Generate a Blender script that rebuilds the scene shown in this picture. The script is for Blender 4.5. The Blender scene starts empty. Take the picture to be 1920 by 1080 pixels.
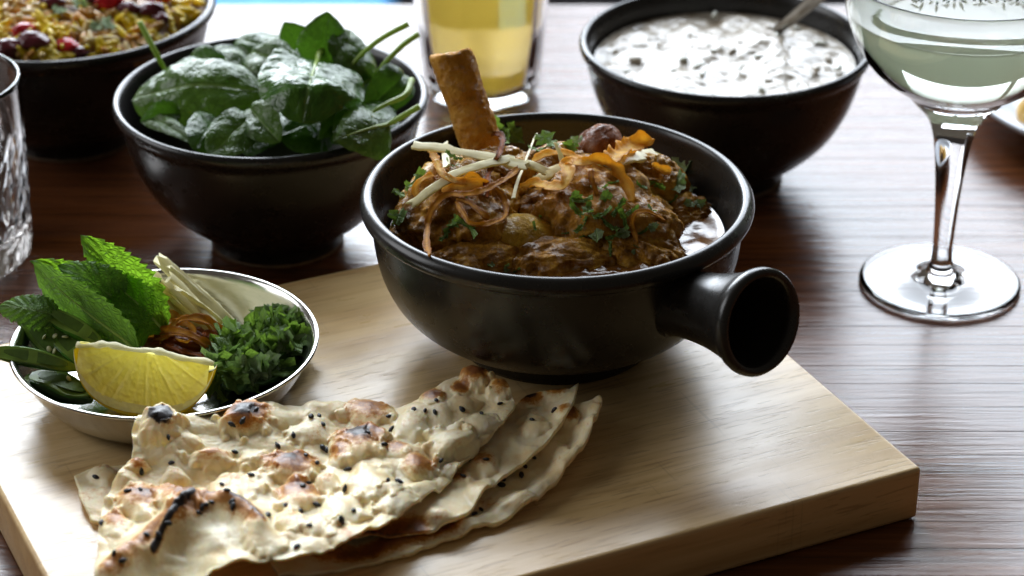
import bpy, bmesh, math, random
import numpy as np
from mathutils import Vector, Matrix
from mathutils.bvhtree import BVHTree

random.seed(7)
rng = np.random.default_rng(7)
S = bpy.context.scene
COL = S.collection

# ------------------------------------------------------------------ camera
F, PITCH, H, T = 4533.0, math.radians(28.0), 0.5825, 0.026
cp, sp = math.cos(PITCH), math.sin(PITCH)
cam = bpy.data.cameras.new('camera')
cam.sensor_width = 36.0
cam.lens = F / 1920 * 36
cam.clip_start, cam.clip_end = 0.02, 60
cam.dof.use_dof = True
cam.dof.focus_distance = 1.075
cam.dof.aperture_fstop = 8.5
co = bpy.data.objects.new('camera', cam)
COL.objects.link(co)
co.location = (0, 0, H)
co.rotation_euler = (math.radians(90) - PITCH, 0, 0)
S.camera = co

# ------------------------------------------------------------------ light
W = bpy.data.worlds.new('World')
S.world = W
W.use_nodes = True
wn = W.node_tree
bg = wn.nodes['Background']
bg.inputs[0].default_value = (1.0, 0.88, 0.72, 1)
bg.inputs[1].default_value = 0.075


def window(name, x, y, z, w, h, power, col, tilt=0.0, rz=0.0):
    l = bpy.data.lights.new(name, 'AREA')
    l.shape = 'RECTANGLE'
    l.size, l.size_y = w, h
    l.energy = power
    l.color = col
    o = bpy.data.objects.new(name, l)
    COL.objects.link(o)
    o.location = (x, y, z)
    o.rotation_euler = (math.radians(-90) + tilt, 0, rz)
    return o


window('window_light', -0.80, 3.3, 1.62, 1.45, 2.35, 165, (0.84, 0.915, 1.0))
window('window_light', 0.74, 3.3, 1.62, 1.45, 2.35, 92, (0.82, 0.90, 1.0))

lw = window('side_window_light', -2.3, 1.35, 1.35, 1.6, 1.5, 27, (0.95, 0.97, 1.0), rz=math.radians(90))

S.view_settings.view_transform = 'Standard'
S.view_settings.look = 'None'
S.view_settings.exposure = 0.12
S.view_settings.gamma = 1
S.cycles.use_denoising = True
S.cycles.max_bounces = 14
S.cycles.transmission_bounces = 12
S.cycles.transparent_max_bounces = 12
S.cycles.sample_clamp_indirect = 6
S.cycles.caustics_reflective = False
S.cycles.caustics_refractive = True


# ------------------------------------------------------------------ geometry maths
def at(px, py, z):
    """point of the photograph's pixel lying at the height z"""
    x, v = (px - 960) / F, (540 - py) / F
    d = (x, cp + v * sp, -sp + v * cp)
    t = (H - z) / -d[2]
    return Vector((d[0] * t, d[1] * t, z))


def at_np(px, py, z):
    x, v = (px - 960) / F, (540 - py) / F
    dy, dz = cp + v * sp, -sp + v * cp
    t = (H - z) / -dz
    return np.stack([x * t, dy * t, z * np.ones_like(t)], -1)


def ray(px, py):
    x, v = (px - 960) / F, (540 - py) / F
    return Vector((x, cp + v * sp, -sp + v * cp)).normalized()


def hash3(ix, iy, iz, s):
    n = (ix * 374761393 + iy * 668265263 + iz * 2147483647 + s * 1274126177) & 0xffffffff
    n = ((n ^ (n >> 13)) * 1274126177) & 0xffffffff
    n = ((n ^ (n >> 16)) * 2246822519) & 0xffffffff
    return ((n ^ (n >> 15)) & 0xffffff) / 0xffffff


def noise(p, s=0):
    p = np.asarray(p, float)
    i = np.floor(p).astype(np.int64)
    f = p - i
    f = f * f * f * (f * (f * 6 - 15) + 10)
    out = 0
    for a in (0, 1):
        for b in (0, 1):
            for c in (0, 1):
                w = (f[..., 0] if a else 1 - f[..., 0]) * (f[..., 1] if b else 1 - f[..., 1]) * (f[..., 2] if c else 1 - f[..., 2])
                out = out + w * hash3(i[..., 0] + a, i[..., 1] + b, i[..., 2] + c, s)
    return out * 2 - 1


def fbm(p, o=4, s=0, gain=0.5):
    r, a, n = 0, 1, 0
    p = np.asarray(p, float)
    for k in range(o):
        r = r + a * noise(p * 2 ** k + 17.3 * k, s + k)
        n += a
        a *= gain
    return r / n


def catmull(pts, n):
    P = np.array(pts, float)
    seg = np.r_[0, np.cumsum(np.linalg.norm(np.diff(P, axis=0), axis=1) + 1e-9)]
    seg /= seg[-1]
    t = np.linspace(0, 1, n)
    k = np.clip(np.searchsorted(seg, t, 'right') - 1, 0, len(P) - 2)
    f = ((t - seg[k]) / (seg[k + 1] - seg[k]))[:, None]
    Q = np.vstack([2 * P[0] - P[1], P, 2 * P[-1] - P[-2]])
    a, b, c, d = Q[k], Q[k + 1], Q[k + 2], Q[k + 3]
    return 0.5 * (2 * b + (c - a) * f + (2 * a - 5 * b + 4 * c - d) * f ** 2 + (-a + 3 * b - 3 * c + d) * f ** 3)


# ------------------------------------------------------------------ object helpers
def mesh_obj(name, V, Fc, mat, parent=None, uv=None, attr=None, smooth=True, sharp=None):
    me = bpy.data.meshes.new(name)
    V = np.asarray(V, float).reshape(-1, 3)
    me.from_pydata(V.tolist(), [], [list(map(int, f)) for f in Fc])
    if smooth:
        me.polygons.foreach_set('use_smooth', [True] * len(me.polygons))
    if uv is not None:
        l = me.uv_layers.new(name='UVMap')
        li = np.zeros(len(me.loops), int)
        me.loops.foreach_get('vertex_index', li)
        l.data.foreach_set('uv', np.asarray(uv, float)[li].ravel())
    if attr is not None:
        for k, v in attr.items():
            a = me.attributes.new(k, 'FLOAT', 'POINT')
            a.data.foreach_set('value', np.asarray(v, float).ravel())
    me.update()
    if sharp is not None:
        me.set_sharp_from_angle(angle=math.radians(sharp))
    if mat is not None:
        me.materials.append(mat)
    o = bpy.data.objects.new(name, me)
    COL.objects.link(o)
    if parent is not None:
        o.parent = parent
    return o


def tag(o, label=None, cat=None, group=None, kind=None):
    if label: o['label'] = label
    if cat: o['category'] = cat
    if group: o['group'] = group
    if kind: o['kind'] = kind
    return o


def empty(name, loc, label, cat, group=None, rot=(0, 0, 0)):
    o = bpy.data.objects.new(name, None)
    o.empty_display_size = 0.01
    COL.objects.link(o)
    o.location = loc
    o.rotation_euler = rot
    return tag(o, label, cat, group)


def grid_faces(nu, nv, closed_u=False, closed_v=False):
    out = []
    for i in range(nu if closed_u else nu - 1):
        for j in range(nv if closed_v else nv - 1):
            a, b = i * nv + j, ((i + 1) % nu) * nv + j
            c, d = ((i + 1) % nu) * nv + (j + 1) % nv, i * nv + (j + 1) % nv
            out.append((a, b, c, d))
    return out


def resample(prof, n):
    return catmull(prof, n)


def lathe_vf(prof, seg=96, cap=False):
    """prof: list of (r,z) from outside bottom over the lip to inside bottom"""
    P = np.asarray(prof, float)
    th = np.linspace(0, 2 * np.pi, seg, endpoint=False)
    V = np.stack([P[None, :, 0] * np.cos(th)[:, None], P[None, :, 0] * np.sin(th)[:, None],
                  np.broadcast_to(P[None, :, 1], (seg, len(P)))], -1)
    return V.reshape(-1, 3), grid_faces(seg, len(P), closed_u=True)


def lathe(name, prof, mat, parent=None, seg=96, loc=None, flip=False):
    V, Fc = lathe_vf(prof, seg)
    if flip: Fc = [f[::-1] for f in Fc]
    o = mesh_obj(name, V, Fc, mat, parent)
    if loc is not None: o.location = loc
    return o


def recalc(o):
    bm = bmesh.new(); bm.from_mesh(o.data)
    bmesh.ops.remove_doubles(bm, verts=bm.verts, dist=1e-6)
    bmesh.ops.recalc_face_normals(bm, faces=bm.faces)
    bm.to_mesh(o.data); bm.free()
    return o


def orient(axis, up=(0, 0, 1)):
    x = Vector(axis).normalized()
    y = Vector(up).cross(x)
    if y.length < 1e-4: y = Vector((0, 1, 0)).cross(x)
    y.normalize()
    z = x.cross(y)
    return Matrix((x, y, z)).transposed()


# ------------------------------------------------------------------ materials
class NT:
    def __init__(s, name):
        s.m = bpy.data.materials.new(name)
        s.m.use_nodes = True
        s.t = s.m.node_tree
        s.b = s.t.nodes['Principled BSDF']
        s.out = s.t.nodes['Material Output']

    def n(s, typ, **kw):
        nd = s.t.nodes.new('ShaderNode' + typ)
        for k, v in kw.items():
            if k.startswith('i_'):
                nd.inputs[k[2:].replace('_', ' ')].default_value = v
            else:
                setattr(nd, k, v)
        return nd

    def l(s, a, b):
        s.t.links.new(a, b)

    def coord(s, kind='Object', scale=(1, 1, 1), rot=(0, 0, 0), loc=(0, 0, 0)):
        tc = s.n('TexCoord'); mp = s.n('Mapping')
        mp.inputs['Scale'].default_value = scale
        mp.inputs['Rotation'].default_value = rot
        mp.inputs['Location'].default_value = loc
        s.l(tc.outputs[kind], mp.inputs['Vector'])
        return mp.outputs[0]

    def noise(s, vec, scale, detail=4, rough=0.55, dist=0.0):
        nd = s.n('TexNoise')
        nd.inputs['Scale'].default_value = scale
        nd.inputs['Detail'].default_value = detail
        nd.inputs['Roughness'].default_value = rough
        nd.inputs['Distortion'].default_value = dist
        s.l(vec, nd.inputs['Vector'])
        return nd.outputs['Fac']

    def ramp(s, fac, stops):
        r = s.n('ValToRGB')
        e = r.color_ramp.elements
        while len(e) < len(stops): e.new(0.5)
        for k, (p, c) in enumerate(stops):
            e[k].position = p
            e[k].color = (*c, 1) if not isinstance(c, (int, float)) else (c, c, c, 1)
        s.l(fac, r.inputs[0])
        return r.outputs[0]

    def mix(s, fac, a, b, blend='MIX'):
        m = s.n('Mix', data_type='RGBA', blend_type=blend)
        for sock, v in ((m.inputs[0], fac), (m.inputs[6], a), (m.inputs[7], b)):
            if isinstance(v, (int, float)): sock.default_value = v
            elif isinstance(v, tuple): sock.default_value = (*v, 1)
            else: s.l(v, sock)
        return m.outputs[2]

    def math(s, op, a, b=0.0, clamp=False):
        m = s.n('Math', operation=op, use_clamp=clamp)
        for sock, v in ((m.inputs[0], a), (m.inputs[1], b)):
            if isinstance(v, (int, float)): sock.default_value = v
            else: s.l(v, sock)
        return m.outputs[0]

    def bump(s, h, strength=0.3, dist=0.001, prev=None):
        b = s.n('Bump')
        b.inputs['Strength'].default_value = strength
        b.inputs['Distance'].default_value = dist
        s.l(h, b.inputs['Height'])
        if prev is not None: s.l(prev, b.inputs['Normal'])
        return b.outputs[0]

    def set(s, **kw):
        for k, v in kw.items():
            sock = s.b.inputs[k.replace('_', ' ')]
            if isinstance(v, (int, float)): sock.default_value = v
            elif isinstance(v, tuple): sock.default_value = (*v, 1) if len(v) == 3 and sock.type == 'RGBA' else v
            else: s.l(v, sock)
        return s


def mat_board():
    m = NT('pale_pine')
    c = m.coord('Object', (1.2, 14, 14))
    big = m.noise(c, 3.0, 3, 0.5, 0.6)
    c2 = m.coord('Object', (4, 90, 90))
    mid = m.noise(c2, 3.0, 4, 0.6, 0.3)
    col = m.ramp(big, [(0.28, (0.46, 0.26, 0.085)), (0.47, (0.66, 0.43, 0.17)), (0.62, (0.72, 0.50, 0.22)), (0.8, (0.55, 0.33, 0.115))])
    col = m.mix(0.30, col, m.ramp(mid, [(0.3, (0.33, 0.19, 0.075)), (0.55, (0.66, 0.49, 0.28))]))
    # short dark pores
    c3 = m.coord('Object', (26, 330, 330))
    por = m.noise(c3, 2.2, 2, 0.5)
    pm = m.ramp(por, [(0.585, 0.0), (0.63, 1.0)])
    gate = m.ramp(m.noise(m.coord('Object', (3, 12, 12)), 3, 2), [(0.40, 0.15), (0.58, 1.0)])
    pf = m.math('MULTIPLY', pm, gate)
    col = m.mix(m.math('MULTIPLY', pf, 0.36), col, (0.22, 0.10, 0.035))
    dk = m.noise(m.coord('Object', (2.2, 46, 46), (0, 0, 0.02)), 3.0, 3, 0.5, 0.5)
    col = m.mix(m.ramp(dk, [(0.54, 0.0), (0.68, 0.38)]), col, (0.40, 0.23, 0.085))
    # knife scratches
    w_ = m.noise(m.coord('Object', (160, 5, 5), (0, 0, 0.5)), 3.0, 1, 0.4)
    col = m.mix(m.ramp(w_, [(0.70, 0.0), (0.73, 0.25)]), col, (0.30, 0.18, 0.09))
    # warm smudges
    sm = m.ramp(m.noise(m.coord('Object', (1, 1, 1)), 9, 5, 0.6), [(0.55, 0.0), (0.75, 0.35)])
    col = m.mix(sm, col, (0.50, 0.33, 0.15))
    rg = m.ramp(m.noise(m.coord('Object', (3, 10, 10)), 9, 4), [(0.3, 0.27), (0.7, 0.36)])
    h = m.math('SUBTRACT', m.math('MULTIPLY', mid, 0.35), pf)
    m.set(Base_Color=col, Roughness=rg, Specular_IOR_Level=0.65, Normal=m.bump(h, 0.22, 0.0004))
    return m.m


def mat_table():
    m = NT('dark_stained_oak')
    oi = m.n('ObjectInfo')
    tc = m.n('TexCoord')
    ad = m.n('VectorMath', operation='ADD')
    cmb = m.n('CombineXYZ')
    m.l(m.math('MULTIPLY', oi.outputs['Random'], 7.0), cmb.inputs[0])
    m.l(m.math('MULTIPLY', oi.outputs['Random'], 3.0), cmb.inputs[2])
    m.l(tc.outputs['Object'], ad.inputs[0]); m.l(cmb.outputs[0], ad.inputs[1])

    def mp(sc, rot=(0, 0, 0)):
        q = m.n('Mapping'); q.inputs['Scale'].default_value = sc; q.inputs['Rotation'].default_value = rot
        m.l(ad.outputs[0], q.inputs['Vector']); return q.outputs[0]
    g = m.noise(mp((3, 60, 20), (0, 0, 0.03)), 3.0, 5, 0.6, 0.5)
    fine = m.noise(mp((6, 130, 60), (0, 0, 0.05)), 2.4, 5, 0.6, 0.6)
    col = m.ramp(g, [(0.25, (0.028, 0.009, 0.003)), (0.5, (0.100, 0.030, 0.008)), (0.75, (0.18, 0.058, 0.015))])
    hv = m.mix(m.math('MULTIPLY', oi.outputs['Random'], 0.5), col, (0.11, 0.04, 0.018))
    m.set(Base_Color=hv, Roughness=m.ramp(fine, [(0.3, 0.26), (0.7, 0.15)]), Specular_IOR_Level=0.42,
          Normal=m.bump(m.math('ADD', m.math('MULTIPLY', g, 0.7), fine), 0.3, 0.0010))
    return m.m


def mat_bowl(name, base=(0.012, 0.0115, 0.011), r0=0.26, r1=0.40):
    m = NT(name)
    c = m.coord('Object')
    n1 = m.noise(c, 60, 5, 0.6)
    n2 = m.noise(c, 900, 2, 0.5)
    sp_ = m.ramp(m.noise(c, 420, 2, 0.5), [(0.66, 0.0), (0.74, 1.0)])
    col = m.mix(m.math('MULTIPLY', sp_, 0.25), m.mix(n1, base, tuple(v * 1.9 for v in base)), (0.06, 0.055, 0.05))
    m.set(Base_Color=col, Roughness=m.ramp(n1, [(0.35, r0), (0.65, r1)]), Specular_IOR_Level=0.45,
          Normal=m.bump(m.math('ADD', m.math('MULTIPLY', n2, 0.5), n1), 0.04, 0.0004))
    return m.m


def mat_leaf(name, dark, light, gloss=0.35, trans=0.35, quilt=0.5, vein=(0.25, 0.4, 0.08), veins=7.0, veinw=0.5, tcol=None):
    """uv: x along the leaf, y across (0.5 = midrib)"""
    m = NT(name)
    tc = m.n('TexCoord'); sx = m.n('SeparateXYZ')
    m.l(tc.outputs['UV'], sx.inputs[0])
    u, v = sx.outputs[0], sx.outputs[1]
    av = m.math('ABSOLUTE', m.math('SUBTRACT', v, 0.5))
    mid = m.ramp(av, [(0.012, 1.0), (0.035, 0.0)])
    ph = m.math('SUBTRACT', m.math('MULTIPLY', u, veins), m.math('MULTIPLY', av, veins * 0.75))
    nz = m.noise(m.coord('UV', (1, 1, 1)), 6, 3)
    ph = m.math('ADD', ph, m.math('MULTIPLY', nz, 0.5))
    fr = m.math('ABSOLUTE', m.math('SUBTRACT', m.math('FRACT', ph), 0.5))
    sv = m.ramp(fr, [(0.0, 1.0), (0.07, 0.0)])
    vn = m.math('MAXIMUM', mid, m.math('MULTIPLY', sv, veinw), clamp=True)
    vor = m.n('TexVoronoi', feature='DISTANCE_TO_EDGE')
    vor.inputs['Scale'].default_value = 14
    m.l(m.coord('UV', (1.4, 1, 1)), vor.inputs['Vector'])
    cell = m.ramp(vor.outputs['Distance'], [(0.0, 0.0), (0.25, 1.0)])
    n = m.noise(m.coord('Object'), 90, 4)
    col = m.mix(m.ramp(n, [(0.3, 0.0), (0.7, 1.0)]), dark, light)
    col = m.mix(m.math('MULTIPLY', vn, 0.6), col, vein)
    hh = m.math('ADD', m.math('MULTIPLY', cell, quilt), m.math('MULTIPLY', n, 0.5))
    hh = m.math('SUBTRACT', hh, m.math('MULTIPLY', vn, 0.8))
    nm = m.bump(hh, 0.7, 0.0007)
    m.set(Base_Color=col, Roughness=gloss, Specular_IOR_Level=0.36, Normal=nm)
    tr = m.n('BsdfTranslucent')
    tb = m.mix(m.math('MULTIPLY', cell, 0.55), tuple(x * 0.45 for x in (tcol or light)), tcol or tuple(min(1, x * 2.6) for x in light))
    m.l(tb, tr.inputs[0]); m.l(nm, tr.inputs['Normal'])
    ms = m.n('MixShader'); ms.inputs[0].default_value = trans
    m.l(m.b.outputs[0], ms.inputs[1]); m.l(tr.outputs[0], ms.inputs[2]); m.l(ms.outputs[0], m.out.inputs[0])
    return m.m


def mat_simple(name, col, rough=0.5, spec=0.5, var=0.25, scale=120, bump=0.2, dist=0.0006, trans=0.0, tcol=None, sss=0.0, coat=0.0, metallic=0.0):
    m = NT(name)
    c = m.coord('Object')
    n = m.noise(c, scale, 4, 0.6)
    lo = tuple(max(0, v * (1 - var)) for v in col); hi = tuple(min(1, v * (1 + var)) for v in col)
    nm = m.bump(n, bump, dist)
    m.set(Base_Color=m.mix(m.ramp(n, [(0.3, 0.0), (0.7, 1.0)]), lo, hi), Roughness=rough, Specular_IOR_Level=spec, Normal=nm, Metallic=metallic)
    if coat: m.set(Coat_Weight=coat, Coat_Roughness=0.12)
    if sss:
        m.set(Subsurface_Weight=sss, Subsurface_Scale=0.004)
        m.b.inputs['Subsurface Radius'].default_value = (1, 0.6, 0.3)
    if trans:
        tr = m.n('BsdfTranslucent'); tr.inputs[0].default_value = (*(tcol or hi), 1)
        m.l(nm, tr.inputs['Normal'])
        ms = m.n('MixShader'); ms.inputs[0].default_value = trans
        m.l(m.b.outputs[0], ms.inputs[1]); m.l(tr.outputs[0], ms.inputs[2]); m.l(ms.outputs[0], m.out.inputs[0])
    return m.m


def mat_glass(name, col=(1, 1, 1), ior=1.46, rough=0.0):
    m = NT(name)
    m.set(Base_Color=col, Roughness=rough, IOR=ior, Transmission_Weight=1.0)
    return m.m


def mat_liquid(name, tint, density, scatter=None, sdens=0.0, ior=1.34, rough=0.0, cloud=0.0, ccol=(1, 1, 1)):
    m = NT(name)
    if cloud:
        tr = m.n('BsdfTranslucent'); tr.inputs[0].default_value = (*ccol, 1)
        df = m.n('BsdfDiffuse'); df.inputs[0].default_value = (*ccol, 1)
        a1 = m.n('MixShader'); a1.inputs[0].default_value = 0.75; m.l(df.outputs[0], a1.inputs[1]); m.l(tr.outputs[0], a1.inputs[2])
        a2 = m.n('MixShader'); a2.inputs[0].default_value = cloud; m.l(m.b.outputs[0], a2.inputs[1]); m.l(a1.outputs[0], a2.inputs[2])
        m.l(a2.outputs[0], m.out.inputs[0])
    m.set(Base_Color=(1, 1, 1), Roughness=rough, IOR=ior, Transmission_Weight=1.0)
    pv = m.n('VolumeAbsorption')
    pv.inputs['Color'].default_value = (*tint, 1); pv.inputs['Density'].default_value = density
    if scatter:
        vs = m.n('VolumeScatter'); vs.inputs['Color'].default_value = (*scatter, 1); vs.inputs['Density'].default_value = sdens
        ad = m.n('AddShader'); m.l(pv.outputs[0], ad.inputs[0]); m.l(vs.outputs[0], ad.inputs[1])
        m.l(ad.outputs[0], m.out.inputs['Volume'])
    else:
        m.l(pv.outputs[0], m.out.inputs['Volume'])
    return m.m


def mat_onion(name, light, dark, trans=0.4):
    m = NT(name)
    tc = m.n('TexCoord'); sx = m.n('SeparateXYZ'); m.l(tc.outputs['UV'], sx.inputs[0])
    edge = m.math('ABSOLUTE', m.math('SUBTRACT', sx.outputs[1], 0.5))
    n = m.noise(m.coord('Object'), 260, 4, 0.65)
    st = m.noise(m.coord('UV', (6, 30, 1)), 2, 3)
    f = m.math('ADD', m.math('ADD', m.math('MULTIPLY', edge, 0.9), m.math('MULTIPLY', n, 0.7)), m.math('MULTIPLY', st, 0.3))
    col = m.ramp(f, [(0.45, light), (0.85, dark)])
    nm = m.bump(m.math('ADD', n, m.math('MULTIPLY', st, 0.6)), 0.6, 0.0008)
    m.set(Base_Color=col, Roughness=0.3, Specular_IOR_Level=0.12, Normal=nm)
    tr = m.n('BsdfTranslucent'); m.l(m.mix(0.5, col, (1.0, 0.66, 0.14), 'MIX'), tr.inputs[0]); m.l(nm, tr.inputs['Normal'])
    ms = m.n('MixShader'); ms.inputs[0].default_value = trans
    m.l(m.b.outputs[0], ms.inputs[1]); m.l(tr.outputs[0], ms.inputs[2]); m.l(ms.outputs[0], m.out.inputs[0])
    return m.m


def mat_ginger(name='ginger_flesh', col=(0.96, 0.91, 0.60)):
    m = NT(name)
    st = m.noise(m.coord('Object', (12, 160, 160)), 2.5, 4, 0.6)
    c = m.ramp(st, [(0.3, tuple(v * 0.80 for v in col)), (0.7, col)])
    nm = m.bump(st, 0.5, 0.0005)
    m.set(Base_Color=c, Roughness=0.4, Specular_IOR_Level=0.25, Normal=nm)
    tr = m.n('BsdfTranslucent'); tr.inputs[0].default_value = (0.95, 0.85, 0.40, 1)
    ms = m.n('MixShader'); ms.inputs[0].default_value = 0.3
    m.l(m.b.outputs[0], ms.inputs[1]); m.l(tr.outputs[0], ms.inputs[2]); m.l(ms.outputs[0], m.out.inputs[0])
    return m.m


def mat_naan():
    m = NT('baked_naan')
    at_ = m.n('Attribute', attribute_name='toast_shade')
    ch = m.n('Attribute', attribute_name='char')
    c = m.coord('Object')
    n = m.noise(c, 95, 6, 0.62)
    n2 = m.noise(c, 520, 5, 0.7)
    base = m.ramp(n, [(0.30, (0.82, 0.59, 0.29)), (0.50, (0.89, 0.74, 0.46)), (0.72, (0.92, 0.82, 0.62))])  # dents get a deeper yellow, warm shade painted into the base colour
    f = m.math('ADD', at_.outputs['Fac'], m.math('MULTIPLY', m.math('SUBTRACT', n, 0.5), 0.9))
    f = m.math('ADD', f, m.math('MULTIPLY', m.math('SUBTRACT', n2, 0.5), 0.9))
    tmask = m.ramp(f, [(0.30, 0.0), (0.62, 1.0)])
    tcol = m.ramp(f, [(0.30, (0.76, 0.45, 0.10)), (0.62, (0.52, 0.22, 0.035)), (0.95, (0.22, 0.075, 0.02))])
    col = m.mix(tmask, base, tcol)
    g = m.math('ADD', ch.outputs['Fac'], m.math('MULTIPLY', m.math('SUBTRACT', n, 0.5), 0.9))
    g = m.math('ADD', g, m.math('MULTIPLY', m.math('SUBTRACT', n2, 0.5), 0.5))
    col = m.mix(m.ramp(g, [(0.40, 0.0), (0.60, 1.0)]), col, (0.022, 0.014, 0.012))
    sc = m.math('ADD', n, m.math('MULTIPLY', n2, 0.6))
    m.set(Subsurface_Weight=0.35, Subsurface_Scale=0.005)
    m.b.inputs['Subsurface Radius'].default_value = (1, 0.55, 0.18)
    m.set(Base_Color=col, Roughness=0.42, Specular_IOR_Level=0.4, Normal=m.bump(sc, 0.38, 0.0010))
    return m.m


def mat_meat(name, a, b, c_, rough=0.22, fine=0.35):
    m = NT(name)
    c = m.coord('Object')
    n = m.noise(c, 38, 6, 0.62, 0.4)
    f = m.noise(m.coord('Object', (1, 1, 0.35), (0.5, 0.3, 0.2)), 300, 5, 0.7)
    col = m.ramp(m.math('ADD', m.math('MULTIPLY', n, 0.75), m.math('MULTIPLY', f, 0.25)), [(0.36, a), (0.5, b), (0.66, c_)])
    f2 = m.noise(c, 850, 4, 0.65)
    h = m.math('ADD', m.math('ADD', n, m.math('MULTIPLY', f, 0.45)), m.math('MULTIPLY', f2, fine))
    m.set(Base_Color=col, Roughness=m.ramp(f, [(0.35, rough), (0.7, rough + 0.15)]), Specular_IOR_Level=(m.ramp(m.noise(c, 210, 4, 0.7), [(0.50, 0.04), (0.62, 0.9)]) if fine else 0.9), Normal=m.bump(h, 0.85 if fine else 0.18, 0.0024))
    return m.m


def mat_steel(name='brushed_steel'):
    m = NT(name)
    n = m.noise(m.coord('Object', (1, 1, 5)), 220, 4, 0.6)
    m.set(Base_Color=(0.62, 0.61, 0.58), Metallic=1.0, Roughness=m.ramp(n, [(0.3, 0.13), (0.7, 0.24)]), Normal=m.bump(n, 0.10, 0.0003))
    return m.m


M_board, M_table = mat_board(), mat_table()
M_bowl = mat_bowl('black_stoneware', (0.010, 0.0092, 0.0082), 0.25, 0.30)
M_bowl2 = mat_bowl('black_glazed_stoneware', (0.008, 0.007, 0.0065), 0.25, 0.31)
M_foot = mat_simple('bare_clay', (0.17, 0.12, 0.08), 0.8, 0.2, bump=0.3)
M_steel = mat_steel()
M_glass = mat_glass('clear_glass')
M_naan = mat_naan()
M_seed = mat_simple('nigella_seed', (0.008, 0.008, 0.010), 0.45, 0.5, 0.4, 900, 0.6, 0.0004)

# ------------------------------------------------------------------ table
table = empty('table', (0, 1.2, 0), 'dark brown stained timber table of narrow glued strips under all the dishes', 'table')
Y0, Y1 = 0.30, 1.493
y = Y0
pr = random.Random(3)
while y < Y1 - 0.004:
    w = min(pr.choice([0.017, 0.019, 0.0205, 0.022]), Y1 - y)
    x0, x1, hh = -1.1, 1.1, 0.03
    g = 0.00007
    ya, yb, b = y + g, y + w - g, 0.00015
    top = -pr.uniform(0, 0.00008)
    pts = [(ya, -hh), (ya, top - b), (ya + b, top), (yb - b, top), (yb, top - b), (yb, -hh)]
    V = [(x0, a, c) for a, c in pts] + [(x1, a, c) for a, c in pts]
    Fc = [(i, (i + 1) % 6, (i + 1) % 6 + 6, i + 6) for i in range(6)] + [tuple(range(5, -1, -1)), tuple(range(6, 12))]
    yc = (ya + yb) / 2
    o = mesh_obj('plank', [(v[0], v[1] - yc, v[2]) for v in V], [f[::-1] for f in Fc], M_table, table, smooth=False)
    o.location = (pr.uniform(-0.03, 0.03), yc - 1.2, 0)
    y += w

flo = mesh_obj('floor', [(-6, -3, -0.75), (6, -3, -0.75), (6, 7, -0.75), (-6, 7, -0.75)], [(0, 1, 2, 3)],
               mat_simple('grey_floor', (0.10, 0.11, 0.14), 0.5, 0.4, 0.2, 6, 0.1), smooth=False)
tag(flo, kind='structure')

# blue seat just past the far edge of the table
def rbox(name, c, s, mat, parent=None, bev=0.01, seg=3):
    bm = bmesh.new()
    bmesh.ops.create_cube(bm, size=1)
    for v in bm.verts: v.co = Vector((v.co.x * s[0], v.co.y * s[1], v.co.z * s[2]))
    bmesh.ops.bevel(bm, geom=list(bm.edges), offset=bev, segments=seg, profile=0.6, affect='EDGES')
    me = bpy.data.meshes.new(name); bm.to_mesh(me); bm.free()
    me.polygons.foreach_set('use_smooth', [True] * len(me.polygons)); me.set_sharp_from_angle(angle=math.radians(40))
    me.materials.append(mat)
    o = bpy.data.objects.new(name, me); COL.objects.link(o); o.location = c
    if parent: o.parent = parent
    return o

seat = empty('bench_seat', (-0.30, 2.42, -0.75), 'blurred blue seat beyond the far edge of the table', 'seat')
rbox('cushion', (0, 0, 0.42), (0.36, 0.42, 0.08), mat_simple('blue_cloth', (0.10, 0.34, 0.62), 0.7, 0.2, 0.2, 60), seat, 0.02)
mw = mat_simple('dark_wood_leg', (0.03, 0.02, 0.015), 0.5)
for sx in (-1, 1):
    for sy in (-1, 1):
        rbox('leg', (sx * 0.15, sy * 0.18, 0.19), (0.035, 0.035, 0.38), mw, seat, 0.004, 1)

# ------------------------------------------------------------------ serving board
C1 = at(1729, 877, T)
ang = math.radians(25.4)
e1 = Vector((math.cos(ang), math.sin(ang), 0)); e2 = Vector((-e1.y, e1.x, 0))
LEN = (C1 - at(46, 1012, T)).dot(e1)
DEP = (at(616, 512, T) - C1).dot(e2)
cb = C1 - e1 * LEN / 2 + e2 * DEP / 2
board = rbox('serving_board', (cb.x, cb.y, T / 2 + 0.0002), (LEN, DEP, T - 0.0004), M_board, None, 0.0022, 3)
board.rotation_euler = (0, 0, ang)
tag(board, 'thick pale pine serving board under the handled bowl and the naan', 'serving board')

# ------------------------------------------------------------------ bowls
def bowl_profile(R, h, foot, k=1.0):
    # narrow foot, open flaring sides
    """closed stoneware bowl with a rolled lip: outside bottom > lip > inside bottom"""
    out = [(0.001, 0.0025), (foot * 0.86, 0.0025), (foot * 0.90, 0.0), (foot * 0.99, 0.0), (foot, 0.003), (foot * 1.01, 0.0065 * k)]
    body = [(foot * 1.07, 0.0095 * k), (R * 0.62, h * 0.235), (R * 0.765, h * 0.39), (R * 0.865, h * 0.57), (R * 0.925, h * 0.75), (R * 0.951, h * 0.865)]
    lip = [(R * 0.953, h - 0.0085), (R * 0.972, h - 0.0075), (R * 0.992, h - 0.0055), (R, h - 0.0030), (R * 0.993, h - 0.0010), (R * 0.975, h),
           (R * 0.955, h - 0.0006), (R * 0.938, h - 0.003)]
    ins = [(R * 0.925, h - 0.008), (R * 0.90, h * 0.76), (R * 0.85, h * 0.56), (R * 0.76, h * 0.40), (R * 0.62, h * 0.25), (R * 0.4, h * 0.15), (0.001, h * 0.12)]
    b = [tuple(p) for p in resample([out[-1]] + body + [lip[0]], 26)[1:-1]]
    l = [tuple(p) for p in resample(lip, 26)]
    i = [tuple(p) for p in resample([lip[-1]] + ins, 26)[1:]]
    return out + b + l + i


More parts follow.
